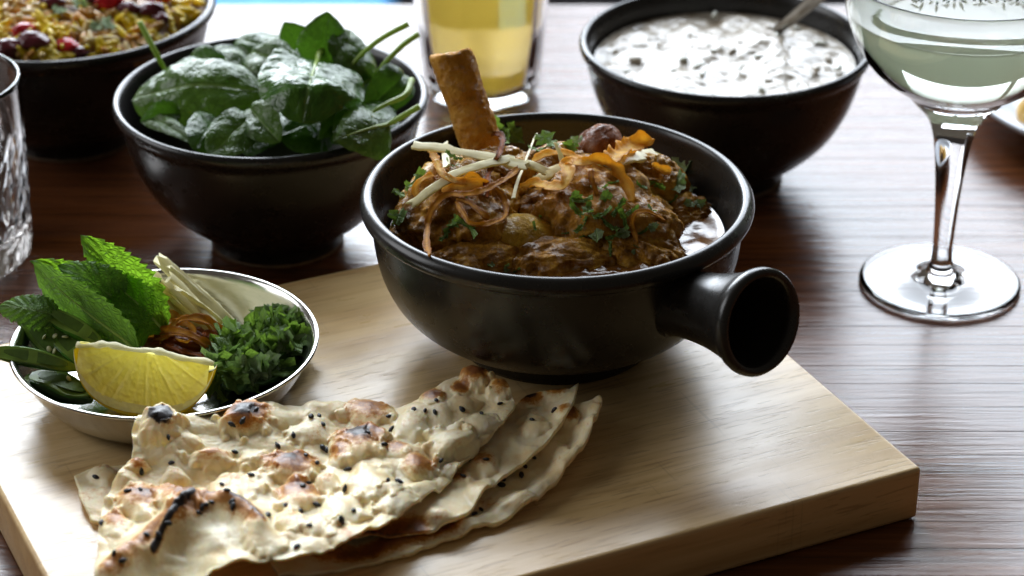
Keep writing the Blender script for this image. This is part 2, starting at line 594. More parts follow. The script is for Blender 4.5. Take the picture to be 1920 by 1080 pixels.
def wobble(o, amp, s):
    """hand-thrown: tiny out-of-round"""
    me = o.data
    co_ = np.zeros(len(me.vertices) * 3); me.vertices.foreach_get('co', co_)
    co_ = co_.reshape(-1, 3)
    n = noise(np.c_[co_[:, :2] * 14, co_[:, 2] * 25 + s], s)
    r = np.linalg.norm(co_[:, :2], axis=1)[:, None] + 1e-9
    co_[:, :2] += co_[:, :2] / r * (n * amp)[:, None] * np.clip(r / 0.03, 0, 1)
    me.vertices.foreach_set('co', co_.ravel()); me.update()


# main bowl
B0 = at(1045, 355, T + 0.077)
TM = T + 0.0035
bx, by = B0.x, B0.y
R0, h0 = 0.0905, 0.073
main = empty('handled_bowl', (bx, by, T), 'satin black stoneware bowl with a hollow side handle holding the lamb curry', 'bowl')
prof = [(0.001, 0.003), (0.040, 0.003), (0.0415, 0.0), (0.0455, 0.0), (0.0465, 0.002), (0.0468, 0.007)]
prof += [tuple(p) for p in resample([(0.0468, 0.007), (0.0525, 0.0095), (0.0645, 0.0155), (0.0740, 0.024), (0.0800, 0.035), (0.0832, 0.047), (0.0846, 0.058), (0.0851, 0.0635), (0.0856, 0.0650)], 34)[1:]]
prof += [tuple(p) for p in resample([(0.0856, 0.0645), (0.0880, 0.0650), (0.0896, 0.0665), (0.0901, 0.0686), (0.0894, 0.0708), (0.0878, 0.0724), (0.0860, 0.0730), (0.0845, 0.0722), (0.0834, 0.0700), (0.0826, 0.0660)], 30)[1:]]
prof += [tuple(p) for p in resample([(0.0826, 0.0660), (0.0805, 0.060), (0.0775, 0.051), (0.073, 0.040), (0.065, 0.028), (0.05, 0.017), (0.03, 0.0125), (0.001, 0.012)], 30)[1:]]
prof = [(r_ * 1.006, z_ * 1.055) for r_, z_ in prof]
bb = lathe('bowl_body', prof, M_bowl, main, 160)
wobble(bb, 0.0005, 3)
recalc(bb)
# handle: hollow flared tube, axis to the right and towards the viewer, tipped up
phi, tau = math.radians(-49), math.radians(11)
ax = Vector((math.cos(phi) * math.cos(tau), math.sin(phi) * math.cos(tau), math.sin(tau)))
root = Vector((math.cos(phi) * 0.067, math.sin(phi) * 0.067, 0.0490))
hp = [(0.0215, -0.002), (0.0185, 0.006), (0.0166, 0.014), (0.0160, 0.022), (0.0165, 0.032), (0.0180, 0.042), (0.0200, 0.050), (0.0218, 0.0555), (0.0232, 0.058),
      (0.0243, 0.0600), (0.0247, 0.0625), (0.0240, 0.0645), (0.0225, 0.0653), (0.0208, 0.0645), (0.0195, 0.062), (0.0183, 0.057), (0.0160, 0.048), (0.0140, 0.038), (0.0125, 0.026), (0.0115, 0.016), (0.001, 0.0155)]
hp = [(r_ * 0.965, z_) for r_, z_ in resample(hp, 60)]
hd = lathe('handle', hp, M_bowl, main, 72)
q = ax.to_track_quat('Z', 'Y')
# scribe the tube's inner end to the curved wall so nothing pokes into the bowl
for v in hd.data.vertices:
    p = q @ v.co + root
    for _ in range(4):
        rw = float(np.interp(p.z / 1.055, [0.0, 0.015, 0.028, 0.040, 0.051, 0.060, 0.068], [0.045, 0.056, 0.070, 0.0775, 0.0808, 0.0828, 0.0842]))
        d_ = rw - math.hypot(p.x, p.y)
        if d_ > 0: p = p + ax * d_ * 0.98
    v.co = q.inverted() @ (p - root)
recalc(hd)
hd.location = root
hd.rotation_mode = 'QUATERNION'
hd.rotation_quaternion = q

# side bowls
def bowl(name, px, py, h, R, foot, label, mat=M_bowl2, s=1):
    c = at(px, py, h)
    e = empty(name, (c.x, c.y, 0), label, 'bowl', 'black stoneware bowls')
    o = lathe('bowl_body', bowl_profile(R, h, foot), mat, e, 128)
    wobble(o, 0.0005, s); recalc(o)
    ring = lathe('foot_ring', [(foot * 0.88, 0.0003), (foot * 1.003, 0.0003), (foot * 1.008, 0.0018), (foot * 0.99, 0.0022), (foot * 0.88, 0.0022), (foot * 0.88, 0.0003)], M_foot, e, 96)
    return e, c


spin, SC = bowl('stoneware_bowl', 507, 174, 0.0845, 0.0818, 0.035, 'black stoneware bowl filled with fresh spinach leaves', s=5)
rait, RC = bowl('stoneware_bowl', 1360, 74, 0.082, 0.0800, 0.035, 'black stoneware bowl of white yoghurt with a spoon in it', s=8)
rice, IC = bowl('stoneware_bowl', 112, 6, 0.082, 0.0880, 0.038, 'black stoneware bowl of yellow rice behind the spinach', s=11)


# ------------------------------------------------------------------ blobs (meat, potato)
_ico = {}
def ico(sub):
    if sub not in _ico:
        bm = bmesh.new(); bmesh.ops.create_icosphere(bm, subdivisions=sub, radius=1)
        V = np.array([v.co[:] for v in bm.verts]); Fc = [[v.index for v in f.verts] for f in bm.faces]; bm.free()
        _ico[sub] = (V, Fc)
    return _ico[sub]


def blob(name, c, rad, rot, mat, seed, amp=0.22, freq=1.6, sub=6, ridge=0.0, parent=None, label=None, cat=None, group=None, squash=1.0):
    V, Fc = ico(sub)
    V = V.copy()
    n = fbm(V * freq + seed * 3.1, 5, seed, 0.48)
    d = 1 + amp * n
    if ridge:
        w = V + 0.25 * np.stack([fbm(V * 2.0 + 9 * q, 2, seed + q) for q in range(3)], -1)
        r = 1 - np.abs(fbm(np.c_[w[:, 0] * 1.3, w[:, 1] * 1.9, w[:, 2] * 1.2] * freq + seed, 5, seed + 9, 0.55)) * 3.2
        d += ridge * np.clip(r, -1, 1)
    V = V * d[:, None] * np.array(rad)
    o = mesh_obj(name, V, Fc, mat, parent)
    o.location = c; o.rotation_euler = [math.radians(a) for a in rot]
    if label: tag(o, label, cat, group)
    return o


M_meat = mat_meat('braised_lamb', (0.075, 0.024, 0.003), (0.36, 0.165, 0.020), (0.66, 0.40, 0.070), 0.12, 0.3)
M_meat2 = mat_meat('seared_lamb_edge', (0.10, 0.03, 0.012), (0.24, 0.09, 0.04), (0.42, 0.20, 0.10), 0.24)
M_gravy = mat_meat('brown_gravy', (0.09, 0.028, 0.004), (0.15, 0.055, 0.008), (0.22, 0.10, 0.02), 0.05, 0.0)
M_potato = mat_meat('sauced_potato', (0.34, 0.17, 0.015), (0.56, 0.34, 0.04), (0.68, 0.46, 0.08), 0.2)
M_bone = mat_meat('roasted_bone', (0.30, 0.11, 0.014), (0.58, 0.28, 0.045), (0.76, 0.47, 0.13), 0.3, 0.5)

# gravy surface
gz = TM + 0.0505
ng, mg = 70, 200
rr = np.linspace(0.0, 1.0, ng)[None, :] ** 0.85 * 0.0775
th = np.linspace(0, 2 * np.pi, mg, endpoint=False)[:, None]
gx, gy = rr * np.cos(th), rr * np.sin(th)
gp = np.stack([gx, gy, 0 * gx], -1)
calm = np.clip((gx - 0.034) / 0.02, 0, 1) * np.clip((gy + 0.055) / 0.02, 0, 1)
gh = (0.0016 + 0.0042 * (1 - calm)) * fbm(gp * 75, 4, 4) * np.clip((0.0775 - rr) / 0.008, 0.1, 1) + 0.0012 * np.clip((rr - 0.074) / 0.0035, 0, 1) ** 2
gp[..., 2] = gh
gv = mesh_obj('gravy', gp.reshape(-1, 3), grid_faces(mg, ng, closed_u=True), M_gravy)
gv.location = (bx, by, gz)
tag(gv, 'glossy brown curry gravy pooled in the handled bowl', 'gravy')

# lamb: shank with the upright bone
b_bot, b_top = at(922, 330, TM + 0.052), at(846, 104, TM + 0.110)
shank = empty('lamb_shank', tuple(at(870, 400, T + 0.05)), 'braised lamb shank with its cut bone standing up above the bowl rim', 'meat')
inv = shank.location.copy()


def tube_bone():
    axis = b_top - b_bot
    L = axis.length
    nu, nv = 120, 72
    u = np.linspace(0, 1, nu); t = np.linspace(0, 2 * np.pi, nv, endpoint=False)
    rad = np.interp(u, [0, .25, .6, .92, 1], [0.0122, 0.0112, 0.0108, 0.0113, 0.0109])
    V = np.zeros((nu, nv, 3))
    V[..., 0] = rad[:, None] * np.cos(t) * 1.0; V[..., 1] = rad[:, None] * np.sin(t) * 0.86; V[..., 2] = (u * L)[:, None]
    nrm = V.copy(); nrm[..., 2] = 0; nrm /= np.linalg.norm(nrm, axis=-1, keepdims=True)
    dsp = 0.0008 * fbm(V * 80, 4, 3) + 0.0009 * fbm(V * 380, 3, 5)
    V += nrm * dsp[..., None]
    V[-6:, :, 2] += (0.0016 * noise(V[-6:] * 150, 8)) + 0.0016 * np.cos(t)[None, :]
    # hollow marrow top
    rings = [V]
    for k, (s_, dz) in enumerate([(0.95, 0.0010), (0.86, 0.0012), (0.72, 0.0002), (0.55, -0.0010), (0.35, -0.0012), (0.02, -0.0008)]):
        r_ = V[-1:].copy(); r_[..., :2] *= s_; r_[..., 2] += dz + 0.0005 * noise(r_ * 300, k); rings.append(r_)
    V = np.concatenate(rings, 0)
    o = mesh_obj('bone', V.reshape(-1, 3), grid_faces(V.shape[0], nv, closed_v=True), M_bone, shank)
    recalc(o)
    o.rotation_mode = 'QUATERNION'; o.rotation_quaternion = axis.to_track_quat('Z', 'Y')
    o.location = b_bot - inv
    return o


tube_bone()
MEAT = []
def meat(px, py, z, rad, rot, seed, mat=None, parent=None, **kw):
    c = at(px, py, z)
    if parent is not None:
        c = c - inv
    o = blob(kw.pop('name', 'meat'), tuple(c), rad, rot, mat or M_meat, seed, parent=parent, **kw)
    MEAT.append(o)
    return o


meat(868, 415, TM + 0.055, (0.028, 0.029, 0.0225), (10, -20, 30), 21, parent=shank, amp=0.30, ridge=0.10, freq=1.5)
meat(935, 350, TM + 0.060, (0.020, 0.018, 0.017), (0, 10, 0), 22, parent=shank, amp=0.30, ridge=0.10, freq=1.6, mat=M_meat)
meat(1125, 425, TM + 0.051, (0.037, 0.033, 0.0275), (12, 12, -28), 31, amp=0.30, ridge=0.09, freq=1.5, name='lamb_chunk', label='largest chunk of braised lamb at the right of the curry, sprinkled with coriander', cat='meat')
meat(1185, 350, TM + 0.060, (0.024, 0.018, 0.016), (0, 8, 20), 33, amp=0.28, ridge=0.10, freq=1.7, name='lamb_chunk', label='dark lamb piece under the thick ginger stick at the back right of the curry', cat='meat')
meat(1122, 290, TM + 0.069, (0.0115, 0.010, 0.015), (-8, 22, 0), 35, amp=0.18, freq=1.2, mat=M_meat2, name='lamb_chunk', label='smooth reddish lamb chunk standing highest at the back of the curry', cat='meat')
meat(1040, 330, TM + 0.062, (0.023, 0.017, 0.014), (0, 0, 10), 37, amp=0.30, ridge=0.08, freq=1.7, name='lamb_chunk', label='lamb piece under the golden onion ribbon in the middle of the curry', cat='meat')
meat(1265, 395, TM + 0.050, (0.016, 0.013, 0.009), (0, 0, 0), 39, amp=0.32, ridge=0.08, name='lamb_chunk', label='low ragged lamb piece beside the bright gravy pool', cat='meat')
meat(785, 462, TM + 0.047, (0.017, 0.012, 0.009), (0, 0, 0), 41, amp=0.34, ridge=0.1, name='lamb_chunk', label='small dark lamb piece by the front left wall of the bowl', cat='meat')
meat(900, 500, TM + 0.047, (0.025, 0.015, 0.0125), (0, 0, 15), 43, amp=0.28, freq=1.2, ridge=0.07, name='lamb_chunk', label='sauce coated lamb piece low at the front, left of the potato', cat='meat')
meat(1070, 505, TM + 0.047, (0.030, 0.015, 0.013), (0, 0, 5), 44, amp=0.28, freq=1.2, ridge=0.07, name='lamb_chunk', label='sauce coated lamb piece at the front below the coriander', cat='meat')
meat(1190, 478, TM + 0.048, (0.025, 0.017, 0.0145), (0, 14, -25), 45, amp=0.22, ridge=0.12, name='lamb_chunk', label='stringy lamb piece sloping down to the bright gravy pool', cat='meat')
meat(978, 455, TM + 0.052, (0.021, 0.015, 0.013), (0, 10, 0), 51, amp=0.12, freq=1.0, mat=M_potato, name='potato_chunk', label='yellow potato chunk half sunk in gravy between two lamb pieces', cat='potato')

bpy.context.view_layer.update()


def world_bvh(objs):
    V, Fc = [], []
    for o in objs:
        k = len(V)
        V += [o.matrix_world @ v.co for v in o.data.vertices]
        Fc += [[i + k for i in p.vertices] for p in o.data.polygons]
    return BVHTree.FromPolygons(V, Fc)


bpy.context.view_layer.update()
CURRY = world_bvh(MEAT + [gv, bb])
ORG = Vector((0, 0, H))


def on(bvh, px, py, lift=0.001, z=None):
    """point where the sight line of the pixel meets the food, raised a little off it"""
    d = ray(px, py)
    h = bvh.ray_cast(ORG, d)
    if h[0] is None or (z is not None and h[0].z < z):
        return at(px, py, z if z is not None else T + 0.07)
    return h[0] + Vector((0, -0.25, 0.97)) * lift


# ------------------------------------------------------------------ strips, leaves, ribbons
def ribbon(name, pts, width, thick, mat, seed, label, cat, group=None, parent=None, curl=0.6, wav=0.15, n=None, up=(0, -0.62, 0.78), taper=True, twist=0.9, ruffle=0.0):
    P = np.array([tuple(p) for p in pts])
    L = np.sum(np.linalg.norm(np.diff(P, axis=0), axis=1))
    n = n or max(14, int(L / 0.0009))
    C = catmull(P, n)
    C += fbm(np.c_[C * 160] + seed, 2, seed)[:, None] * 0.0004
    tan = np.gradient(C, axis=0); tan /= np.linalg.norm(tan, axis=1)[:, None] + 1e-12
    upv = np.array(up)
    side = np.cross(tan, upv); side /= np.linalg.norm(side, axis=1)[:, None] + 1e-9
    nor = np.cross(side, tan)
    tw = twist * noise(np.c_[np.linspace(0, 2.2, n) + seed * 1.7, np.zeros(n), np.zeros(n)], seed)
    s2 = side * np.cos(tw)[:, None] + nor * np.sin(tw)[:, None]
    n2 = -side * np.sin(tw)[:, None] + nor * np.cos(tw)[:, None]
    uu = np.linspace(0, 1, n)
    w = width * (1 + wav * noise(np.c_[uu * L * 250, np.zeros(n), np.zeros(n) + seed], seed + 1))
    if taper: w = w * np.clip(np.minimum(uu, 1 - uu) / 0.08, 0.35, 1) ** 0.6
    m = 9
    vv = np.linspace(-1, 1, m)
    rings = []
    for sgn in (1, -1):
        arr = C[:, None, :] + s2[:, None, :] * (w[:, None] * 0.5 * vv)[:, :, None]
        cup = curl * w[:, None] * 0.5 * (vv ** 2)[None, :]
        if ruffle:
            cup = cup + ruffle * (np.abs(vv) ** 1.5)[None, :] * noise(np.stack([np.repeat(uu[:, None] * L * 420, m, 1), np.repeat(np.sign(vv)[None], n, 0) * 2.0 + seed, np.zeros((n, m))], -1), seed + 4)
        arr = arr + n2[:, None, :] * (cup + sgn * thick * 0.5 * np.sqrt(np.clip(1.02 - vv ** 2, 0.05, 1))[None, :])[:, :, None]
        rings.append(arr if sgn == 1 else arr[:, ::-1])
    V = np.concatenate(rings, 1)
    k = V.shape[1]
    Fc = grid_faces(n, k, closed_v=True) + [tuple(range(k - 1, -1, -1)), tuple((n - 1) * k + i for i in range(k))]
    V = V + (fbm(V * 500, 2, seed) * thick * 0.35)[..., None] * n2[:, None, :]
    c0 = V.reshape(-1, 3).mean(0)
    uv = np.zeros((n, k, 2)); uv[..., 0] = uu[:, None]; uv[..., 1] = np.r_[(vv + 1) / 2, ((vv + 1) / 2)[::-1]][None]
    o = mesh_obj(name, V.reshape(-1, 3) - c0, Fc, mat, parent, uv=uv.reshape(-1, 2))
    recalc(o)
    o.location = c0
    if label: tag(o, label, cat, group)
    return o


def stick(name, a, b, w, h, mat, seed, label, cat, group=None, bow=0.0, roll=0.0, taper=(1, 1)):
    """cut stick (ginger julienne): slightly bent square section with ragged ends"""
    a, b = Vector(a), Vector(b)
    L = (b - a).length
    n = 18
    u = np.linspace(-0.5, 0.5, n)
    m = 12
    t = np.linspace(0, 2 * np.pi, m, endpoint=False)
    sq = np.stack([np.sign(np.cos(t)) * np.abs(np.cos(t)) ** 0.45, np.sign(np.sin(t)) * np.abs(np.sin(t)) ** 0.45], -1)
    ww = np.interp(u, [-0.5, 0.5], taper)
    V = np.zeros((n, m, 3))
    V[..., 0] = (u * L)[:, None]
    V[..., 1] = sq[None, :, 0] * w / 2 * ww[:, None]
    V[..., 2] = sq[None, :, 1] * h / 2 * ww[:, None] + (bow * L * (0.25 - u ** 2) * 4)[:, None]
    V[..., 1] += 0.12 * w * noise(np.stack([V[..., 0] * 160, np.zeros((n, m)) + seed, np.zeros((n, m))], -1), seed)
    V += 0.05 * w * np.stack([noise(V * 700 + 5 * i, seed + i) for i in range(3)], -1)
    V[0, :, 0] += 0.5 * w * noise(V[0] * 900, seed); V[-1, :, 0] += 0.5 * w * noise(V[-1] * 900, seed + 2)
    Fc = grid_faces(n, m, closed_v=True) + [tuple(range(m - 1, -1, -1)), tuple((n - 1) * m + i for i in range(m))]
    o = mesh_obj(name, V.reshape(-1, 3), Fc, mat, sharp=50)
    recalc(o)
    R = orient(b - a) @ Matrix.Rotation(roll, 3, 'X')
    o.matrix_world = Matrix.Translation((a + b) / 2) @ R.to_4x4()
    tag(o, label, cat, group)
    return o


def leaf(name, base, tip, face, width, mat, seed, label, cat, group=None, shape='ovate', serr=0.0, fold=0.25, bend=0.15, bumps=0.0008,
         stem=None, stem_mat=None, stem_w=0.0016, nu=60, nv=31, curl=0.0, side_bias=0.0, thick=0.0003, parent=None, pucker=1.0, cr_=70):
    """leaf blade from base to tip; face = rough direction its upper side looks to"""
    base, tip = Vector(base), Vector(tip)
    L = (tip - base).length
    X = (tip - base).normalized()
    Z = Vector(face); Z = (Z - X * Z.dot(X)).normalized()
    Y = Z.cross(X)
    u = np.linspace(0, 1, nu)[:, None]; v = np.linspace(-1, 1, nv)[None, :]
    if shape == 'ovate': w = np.interp(u, [0, .06, .16, .32, .5, .7, .86, .96, 1], [.10, .52, .86, 1.0, .95, .72, .42, .15, .0])
    elif shape == 'round': w = np.interp(u, [0, .05, .15, .32, .52, .72, .87, .96, 1], [.08, .42, .80, .98, 1.0, .90, .64, .34, .0])
    else: w = np.interp(u, [0, .1, .3, .55, .8, 1], [.15, .6, .95, .9, .55, .0])
    ws = w * width / 2
    if serr:
        saw = ((u * 13 + 0.15 * np.sin(u * 40)) % 1.0)
        ws = ws * (1 - serr * (saw - 0.5) * np.abs(v) ** 3 * 1.0)
    ww = ws * v * (1 + side_bias * np.sign(v))
    x = u * L + 0 * v
    if serr: x = x - 0.02 * L * np.abs(v) * (1 - u)
    z = fold * np.abs(ww) + bend * L * (0.25 - (u - 0.5) ** 2) * 4 + 0 * v
    z = z - curl * (np.abs(v) ** 2) * ws
    # veins puckering and random waves
    ph = u * 7.0 - np.abs(v) * 5.0 * 0.75 * 0.5
    z = z + pucker * bumps * (np.abs(np.sin(ph * np.pi)) ** 0.7 - 0.5) * np.clip(np.abs(v) * 3, 0, 1)
    q_ = np.stack([x * cr_, ww * cr_, 0 * x + seed * 2.3], -1)
    z = z + bumps * 1.8 * fbm(q_, 3, seed) + bumps * 5 * noise(q_ * 0.35, seed + 2)
    yy = ww * np.cos(min(1.2, abs(fold)) * 0.6)
    top = np.array(base)[None, None] + x[..., None] * np.array(X) + yy[..., None] * np.array(Y) + z[..., None] * np.array(Z)
    V = top.reshape(-1, 3)
    Fc = grid_faces(nu, nv)
    uv = np.stack([u + 0 * v, (v + 1) / 2 + 0 * u], -1).reshape(-1, 2)
    V = V - np.array(base)
    blade_parent = parent
    if stem is not None:
        e = empty(name, base, label, cat, group)
        o = mesh_obj('blade', V, Fc, mat, e, uv=uv)
        # midrib running into the stalk
        mi = nv // 2
        rib = [tuple(top[i, mi] - np.array(base) + np.array(Z) * 0.0001) for i in range(int(nu * 0.8), 0, -8)]
        st = [Vector(s_) - base for s_ in stem]
        path = np.array([tuple(p) for p in rib + [Vector((0, 0, 0))] + st])
        C = catmull(path, 60)
        tn = np.gradient(C, axis=0); tn /= np.linalg.norm(tn, axis=1)[:, None]
        s1 = np.cross(tn, np.array(Z)); s1 /= np.linalg.norm(s1, axis=1)[:, None] + 1e-9
        s2 = np.cross(s1, tn)
        rad = np.interp(np.linspace(0, 1, 60), [0, .45, .7, 1], [0.2, 0.6, 1.0, 1.15]) * stem_w / 2
        t = np.linspace(0, 2 * np.pi, 10, endpoint=False)
        VV = C[:, None] + rad[:, None, None] * (np.cos(t)[None, :, None] * s1[:, None] + np.sin(t)[None, :, None] * s2[:, None])
        so = mesh_obj('stalk', VV.reshape(-1, 3), grid_faces(60, 10, closed_v=True) + [tuple(range(10)), tuple(590 + i for i in range(10))[::-1]], stem_mat or mat, e)
        recalc(so)
        return e
    o = mesh_obj(name, V, Fc, mat, parent, uv=uv)
    o.location = base
    if label: tag(o, label, cat, group)
    return o


def herb_mesh(seed, size, kind='lobed'):
    """small torn coriander piece: lobed outline, gently bent, with real thickness"""
    r = random.Random(seed)
    n = 26
    V = []
    if kind == 'lobed':
        lob = r.choice([3, 5])
        for i in range(n):
            t = i / n * 2 * math.pi
            rad = size * (0.62 + 0.28 * abs(math.cos(lob * t / 2)) + 0.16 * math.cos(t * 9 + seed) * 0.6 + r.uniform(-0.07, 0.07))
            V.append((rad * math.cos(t), rad * math.sin(t) * 0.75))
    else:  # shred
        k = n // 2
        for i in range(k): V.append((size * (-1 + 2 * i / (k - 1)), size * (-0.22 + 0.08 * r.uniform(-1, 1))))
        for i in range(k): V.append((size * (1 - 2 * i / (k - 1)), size * (0.22 + 0.10 * r.uniform(-1, 1))))
    cx, cy = r.uniform(0.2, 0.9), r.uniform(-0.6, 0.6)
    def zf(x, y, s=1.0):
        return (cx * x * x + cy * x * y * 1.2) / size * 0.9 + 0.10 * size * math.sin(9 * x / size + seed)
    pts = []
    for f in (1.0, 0.6):
        pts += [(x * f, y * f, zf(x * f, y * f)) for x, y in V]
    pts.append((0, 0, zf(0, 0)))
    m = len(pts)
    k = len(V)
    th_ = 0.00028
    allp = pts
    Fc = []
    for i in range(k):
        j = (i + 1) % k
        Fc += [(i, j, k + j, k + i), (k + i, k + j, 2 * k)]
    uv = [(0.5 + x / size / 2.4, 0.5 + y / size / 2.4) for x, y, z in allp]
    return np.array(allp), Fc, uv


# ------------------------------------------------------------------ curry toppings
O_dark = mat_onion('dark_fried_onion', (0.42, 0.11, 0.012), (0.14, 0.030, 0.005), 0.3)
O_brown = mat_onion('brown_fried_onion', (0.72, 0.36, 0.04), (0.32, 0.11, 0.012), 0.4)
O_gold = mat_onion('golden_fried_onion', (0.96, 0.72, 0.20), (0.70, 0.38, 0.06), 0.55)
M_gin = mat_ginger()

STR = [
    ('dark crisp fried onion strand looping up in front of the bone', O_dark, 11, [(900, 270, 4), (912, 257, 8), (930, 251, 10), (942, 262, 10), (936, 288, 8), (922, 312, 6), (912, 342, 4), (914, 372, 2)]),
    ('amber onion strand hooked over the left end of the long ginger stick', O_gold, 12, [(800, 275, 9), (815, 296, 7), (822, 318, 5), (838, 334, 4), (868, 340, 3), (888, 330, 3), (905, 338, 3)]),
    ('long brown onion strand sweeping left across the lamb shank', O_brown, 11, [(980, 303, 6), (960, 328, 5), (930, 347, 5), (900, 360, 4), (868, 366, 3), (838, 366, 3), (815, 388, 2), (803, 420, 1.5), (801, 458, 1.5), (806, 478, 1)]),
    ('looped onion strand hanging low on the lamb shank', O_brown, 10, [(926, 350, 4), (944, 372, 4), (950, 400, 4), (936, 414, 4), (902, 421, 3.5), (880, 414, 3), (866, 394, 2.5), (856, 378, 2)]),
    ('broad yellow onion strip lying flat below the long ginger stick', O_gold, 16, [(828, 354, 2), (858, 347, 2), (898, 346, 2.5), (922, 356, 2.5)]),
    ('yellow onion curl at the far left of the lamb shank', O_gold, 10, [(782, 372, 1.5), (780, 352, 2), (792, 337, 2), (812, 327, 2)]),
    ('brown onion arc low at the left of the lamb shank', O_brown, 12, [(856, 374, 2), (880, 384, 1), (905, 402, 1), (915, 412, 1)]),
    ('long golden onion ribbon folded over the middle of the curry', O_gold, 17, [(976, 350, 6), (1002, 345, 6), (1034, 351, 6), (1056, 350, 7), (1066, 326, 9), (1062, 306, 9), (1090, 306, 8), (1122, 301, 7), (1150, 312, 6), (1166, 332, 4), (1180, 356, 3), (1186, 378, 1.5)]),
    ('tan onion strand arching behind the golden onion ribbon', O_gold, 12, [(998, 302, 6), (1022, 291, 8), (1050, 287, 8), (1078, 294, 7), (1110, 309, 5)]),
    ('frilly orange onion crisp at the back right, with a pointed tip', O_gold, 26, [(1136, 308, 6), (1160, 290, 8), (1186, 274, 9), (1205, 264, 10), (1222, 270, 10)]),
    ('short pinkish onion shred hanging below the golden ribbon', O_brown, 11, [(1108, 318, 6), (1112, 342, 5), (1120, 366, 4)]),
    ('thin brown onion strand on the front right lamb slope', O_brown, 8, [(1196, 455, 0.5), (1186, 424, 1), (1192, 402, 1.5), (1210, 396, 2), (1228, 404, 1.5), (1246, 414, 1)]),
    ('small orange onion scrap at the right edge of the lamb', O_gold, 11, [(1222, 308, 3), (1240, 316, 3), (1258, 322, 2)]),
]
for k, (lab, mt, w, pts) in enumerate(STR):
    P = [on(CURRY, x, y_, l * 0.001, T + 0.05) for x, y_, l in pts]
    zs = [p.z for p in P]
    for it in range(2):  # relax the depth so the strand does not jump between chunks
        zs = [zs[0]] + [0.25 * zs[i - 1] + 0.5 * zs[i] + 0.25 * zs[i + 1] for i in range(1, len(zs) - 1)] + [zs[-1]]
    P = [at(x, y_, max(z_, p.z)) for (x, y_, l), z_, p in zip(pts, zs, P)]
    ribbon('fried_onion_strand', P, w * (1.4 if mt is O_gold else 1.1) / 4150, 0.0008, mt, k + 3, lab, 'fried onion', 'fried onion strands on the curry', curl=0.45, wav=0.3,
           ruffle=0.0016 if w > 20 else 0.0004, twist=0.5 if w < 20 else 0.3)

GIN = [
    ('longest ginger stick, lying across in front of the bone', (776, 272, 9), (986, 312, 7), 15),
    ('ginger stick crossing under the long one beside the dark onion loop', (842, 330, 4), (962, 296, 7), 13),
    ('ginger stick sloping down at the far left of the curry', (770, 384, 2), (842, 334, 4), 13),
    ('short upright ginger stub left of the bone', (835, 268, 9), (837, 312, 3), 10),
    ('very thin ginger thread leaning across the middle of the curry', (1007, 250, 14), (962, 372, 3), 5),
    ('stubby ginger piece just right of the long stick', (982, 302, 6), (1024, 320, 5), 13),
    ('thin pointed ginger sliver sticking up behind the golden onion', (1041, 266, 13), (1056, 304, 7), 7),
    ('thick ginger stick partly under the golden onion ribbon', (1004, 342, 3), (1068, 308, 5), 17),
    ('thickest ginger stick with a ragged end at the right of the curry', (1132, 312, 6), (1228, 289, 7), 19),
]
for k, (lab, a, b, w) in enumerate(GIN):
    A, B = on(CURRY, a[0], a[1], a[2] * 0.001, T + 0.05), on(CURRY, b[0], b[1], b[2] * 0.001, T + 0.05)
    zm = (A.z + B.z) / 2
    A, B = at(a[0], a[1], 0.4 * A.z + 0.6 * max(zm, A.z)), at(b[0], b[1], 0.4 * B.z + 0.6 * max(zm, B.z))
    stick('ginger_stick', A, B, w * 1.55 / 4150, w / 4150 * 0.42, M_gin, 60 + k, lab, 'ginger', 'ginger sticks on the curry', bow=0.02, roll=0.35, taper=(0.9, 1) if w > 8 else (0.45, 1.1))

M_cor = mat_leaf('coriander', (0.10, 0.21, 0.035), (0.22, 0.37, 0.08), 0.42, 0.34, 0.4, veins=5, tcol=(0.36, 0.62, 0.07))
M_corp = mat_leaf('pale_coriander', (0.22, 0.32, 0.15), (0.40, 0.52, 0.28), 0.45, 0.25, 0.4, veins=5, tcol=(0.4, 0.7, 0.15))
COR = [(888, 246, 11, 'l'), (906, 252, 15, 'l'), (925, 256, 14, 'l'), (896, 262, 9, 's'), (962, 268, 15, 'l'), (952, 282, 10, 's'), (1020, 277, 12, 'l'), (1036, 272, 9, 'l'), (1010, 283, 10, 's'), (850, 296, 9, 's'), (845, 312, 8, 's'),
       (788, 330, 10, 'l'), (776, 345, 10, 's'), (766, 352, 8, 'l'), (750, 366, 13, 's'), (748, 408, 15, 'l'), (738, 420, 9, 's'), (1278, 312, 17, 'p'), (1270, 346, 17, 'p'), (1298, 352, 12, 'p'), (1312, 384, 9, 'p'), (1292, 384, 8, 'p'), (1228, 348, 12, 's'),
       (1040, 352, 8, 's'), (872, 378, 6, 's'), (846, 428, 9, 's'), (852, 418, 10, 'l'), (838, 440, 13, 's'), (880, 428, 16, 's'), (1078, 372, 10, 'l'), (1094, 378, 12, 's'), (1086, 402, 13, 's'), (1104, 396, 12, 'l'), (1092, 424, 11, 's'),
       (1100, 444, 9, 's'), (1118, 438, 13, 'p'), (1130, 404, 12, 's'), (1140, 424, 13, 's'), (1150, 446, 10, 's'), (1124, 356, 10, 's'), (1136, 372, 11, 'l'), (1160, 392, 12, 's'), (1170, 412, 12, 's'), (1168, 440, 10, 'p'), (1204, 438, 8, 's'),
       (1186, 398, 9, 's'), (1224, 428, 8, 'p'), (1222, 396, 7, 's'), (1260, 380, 8, 's'), (1190, 470, 7, 'p'), (1144, 470, 9, 's'), (950, 504, 7, 'p'), (968, 510, 6, 's'), (920, 500, 6, 'p'), (1160, 305, 8, 'l'), (1082, 268, 13, 'p'), (1070, 276, 11, 'l'),
       (1014, 410, 7, 's'), (1002, 428, 6, 's'), (1200, 350, 8, 's'), (1150, 345, 7, 's'), (1062, 440, 6, 's')]
_hm = {}
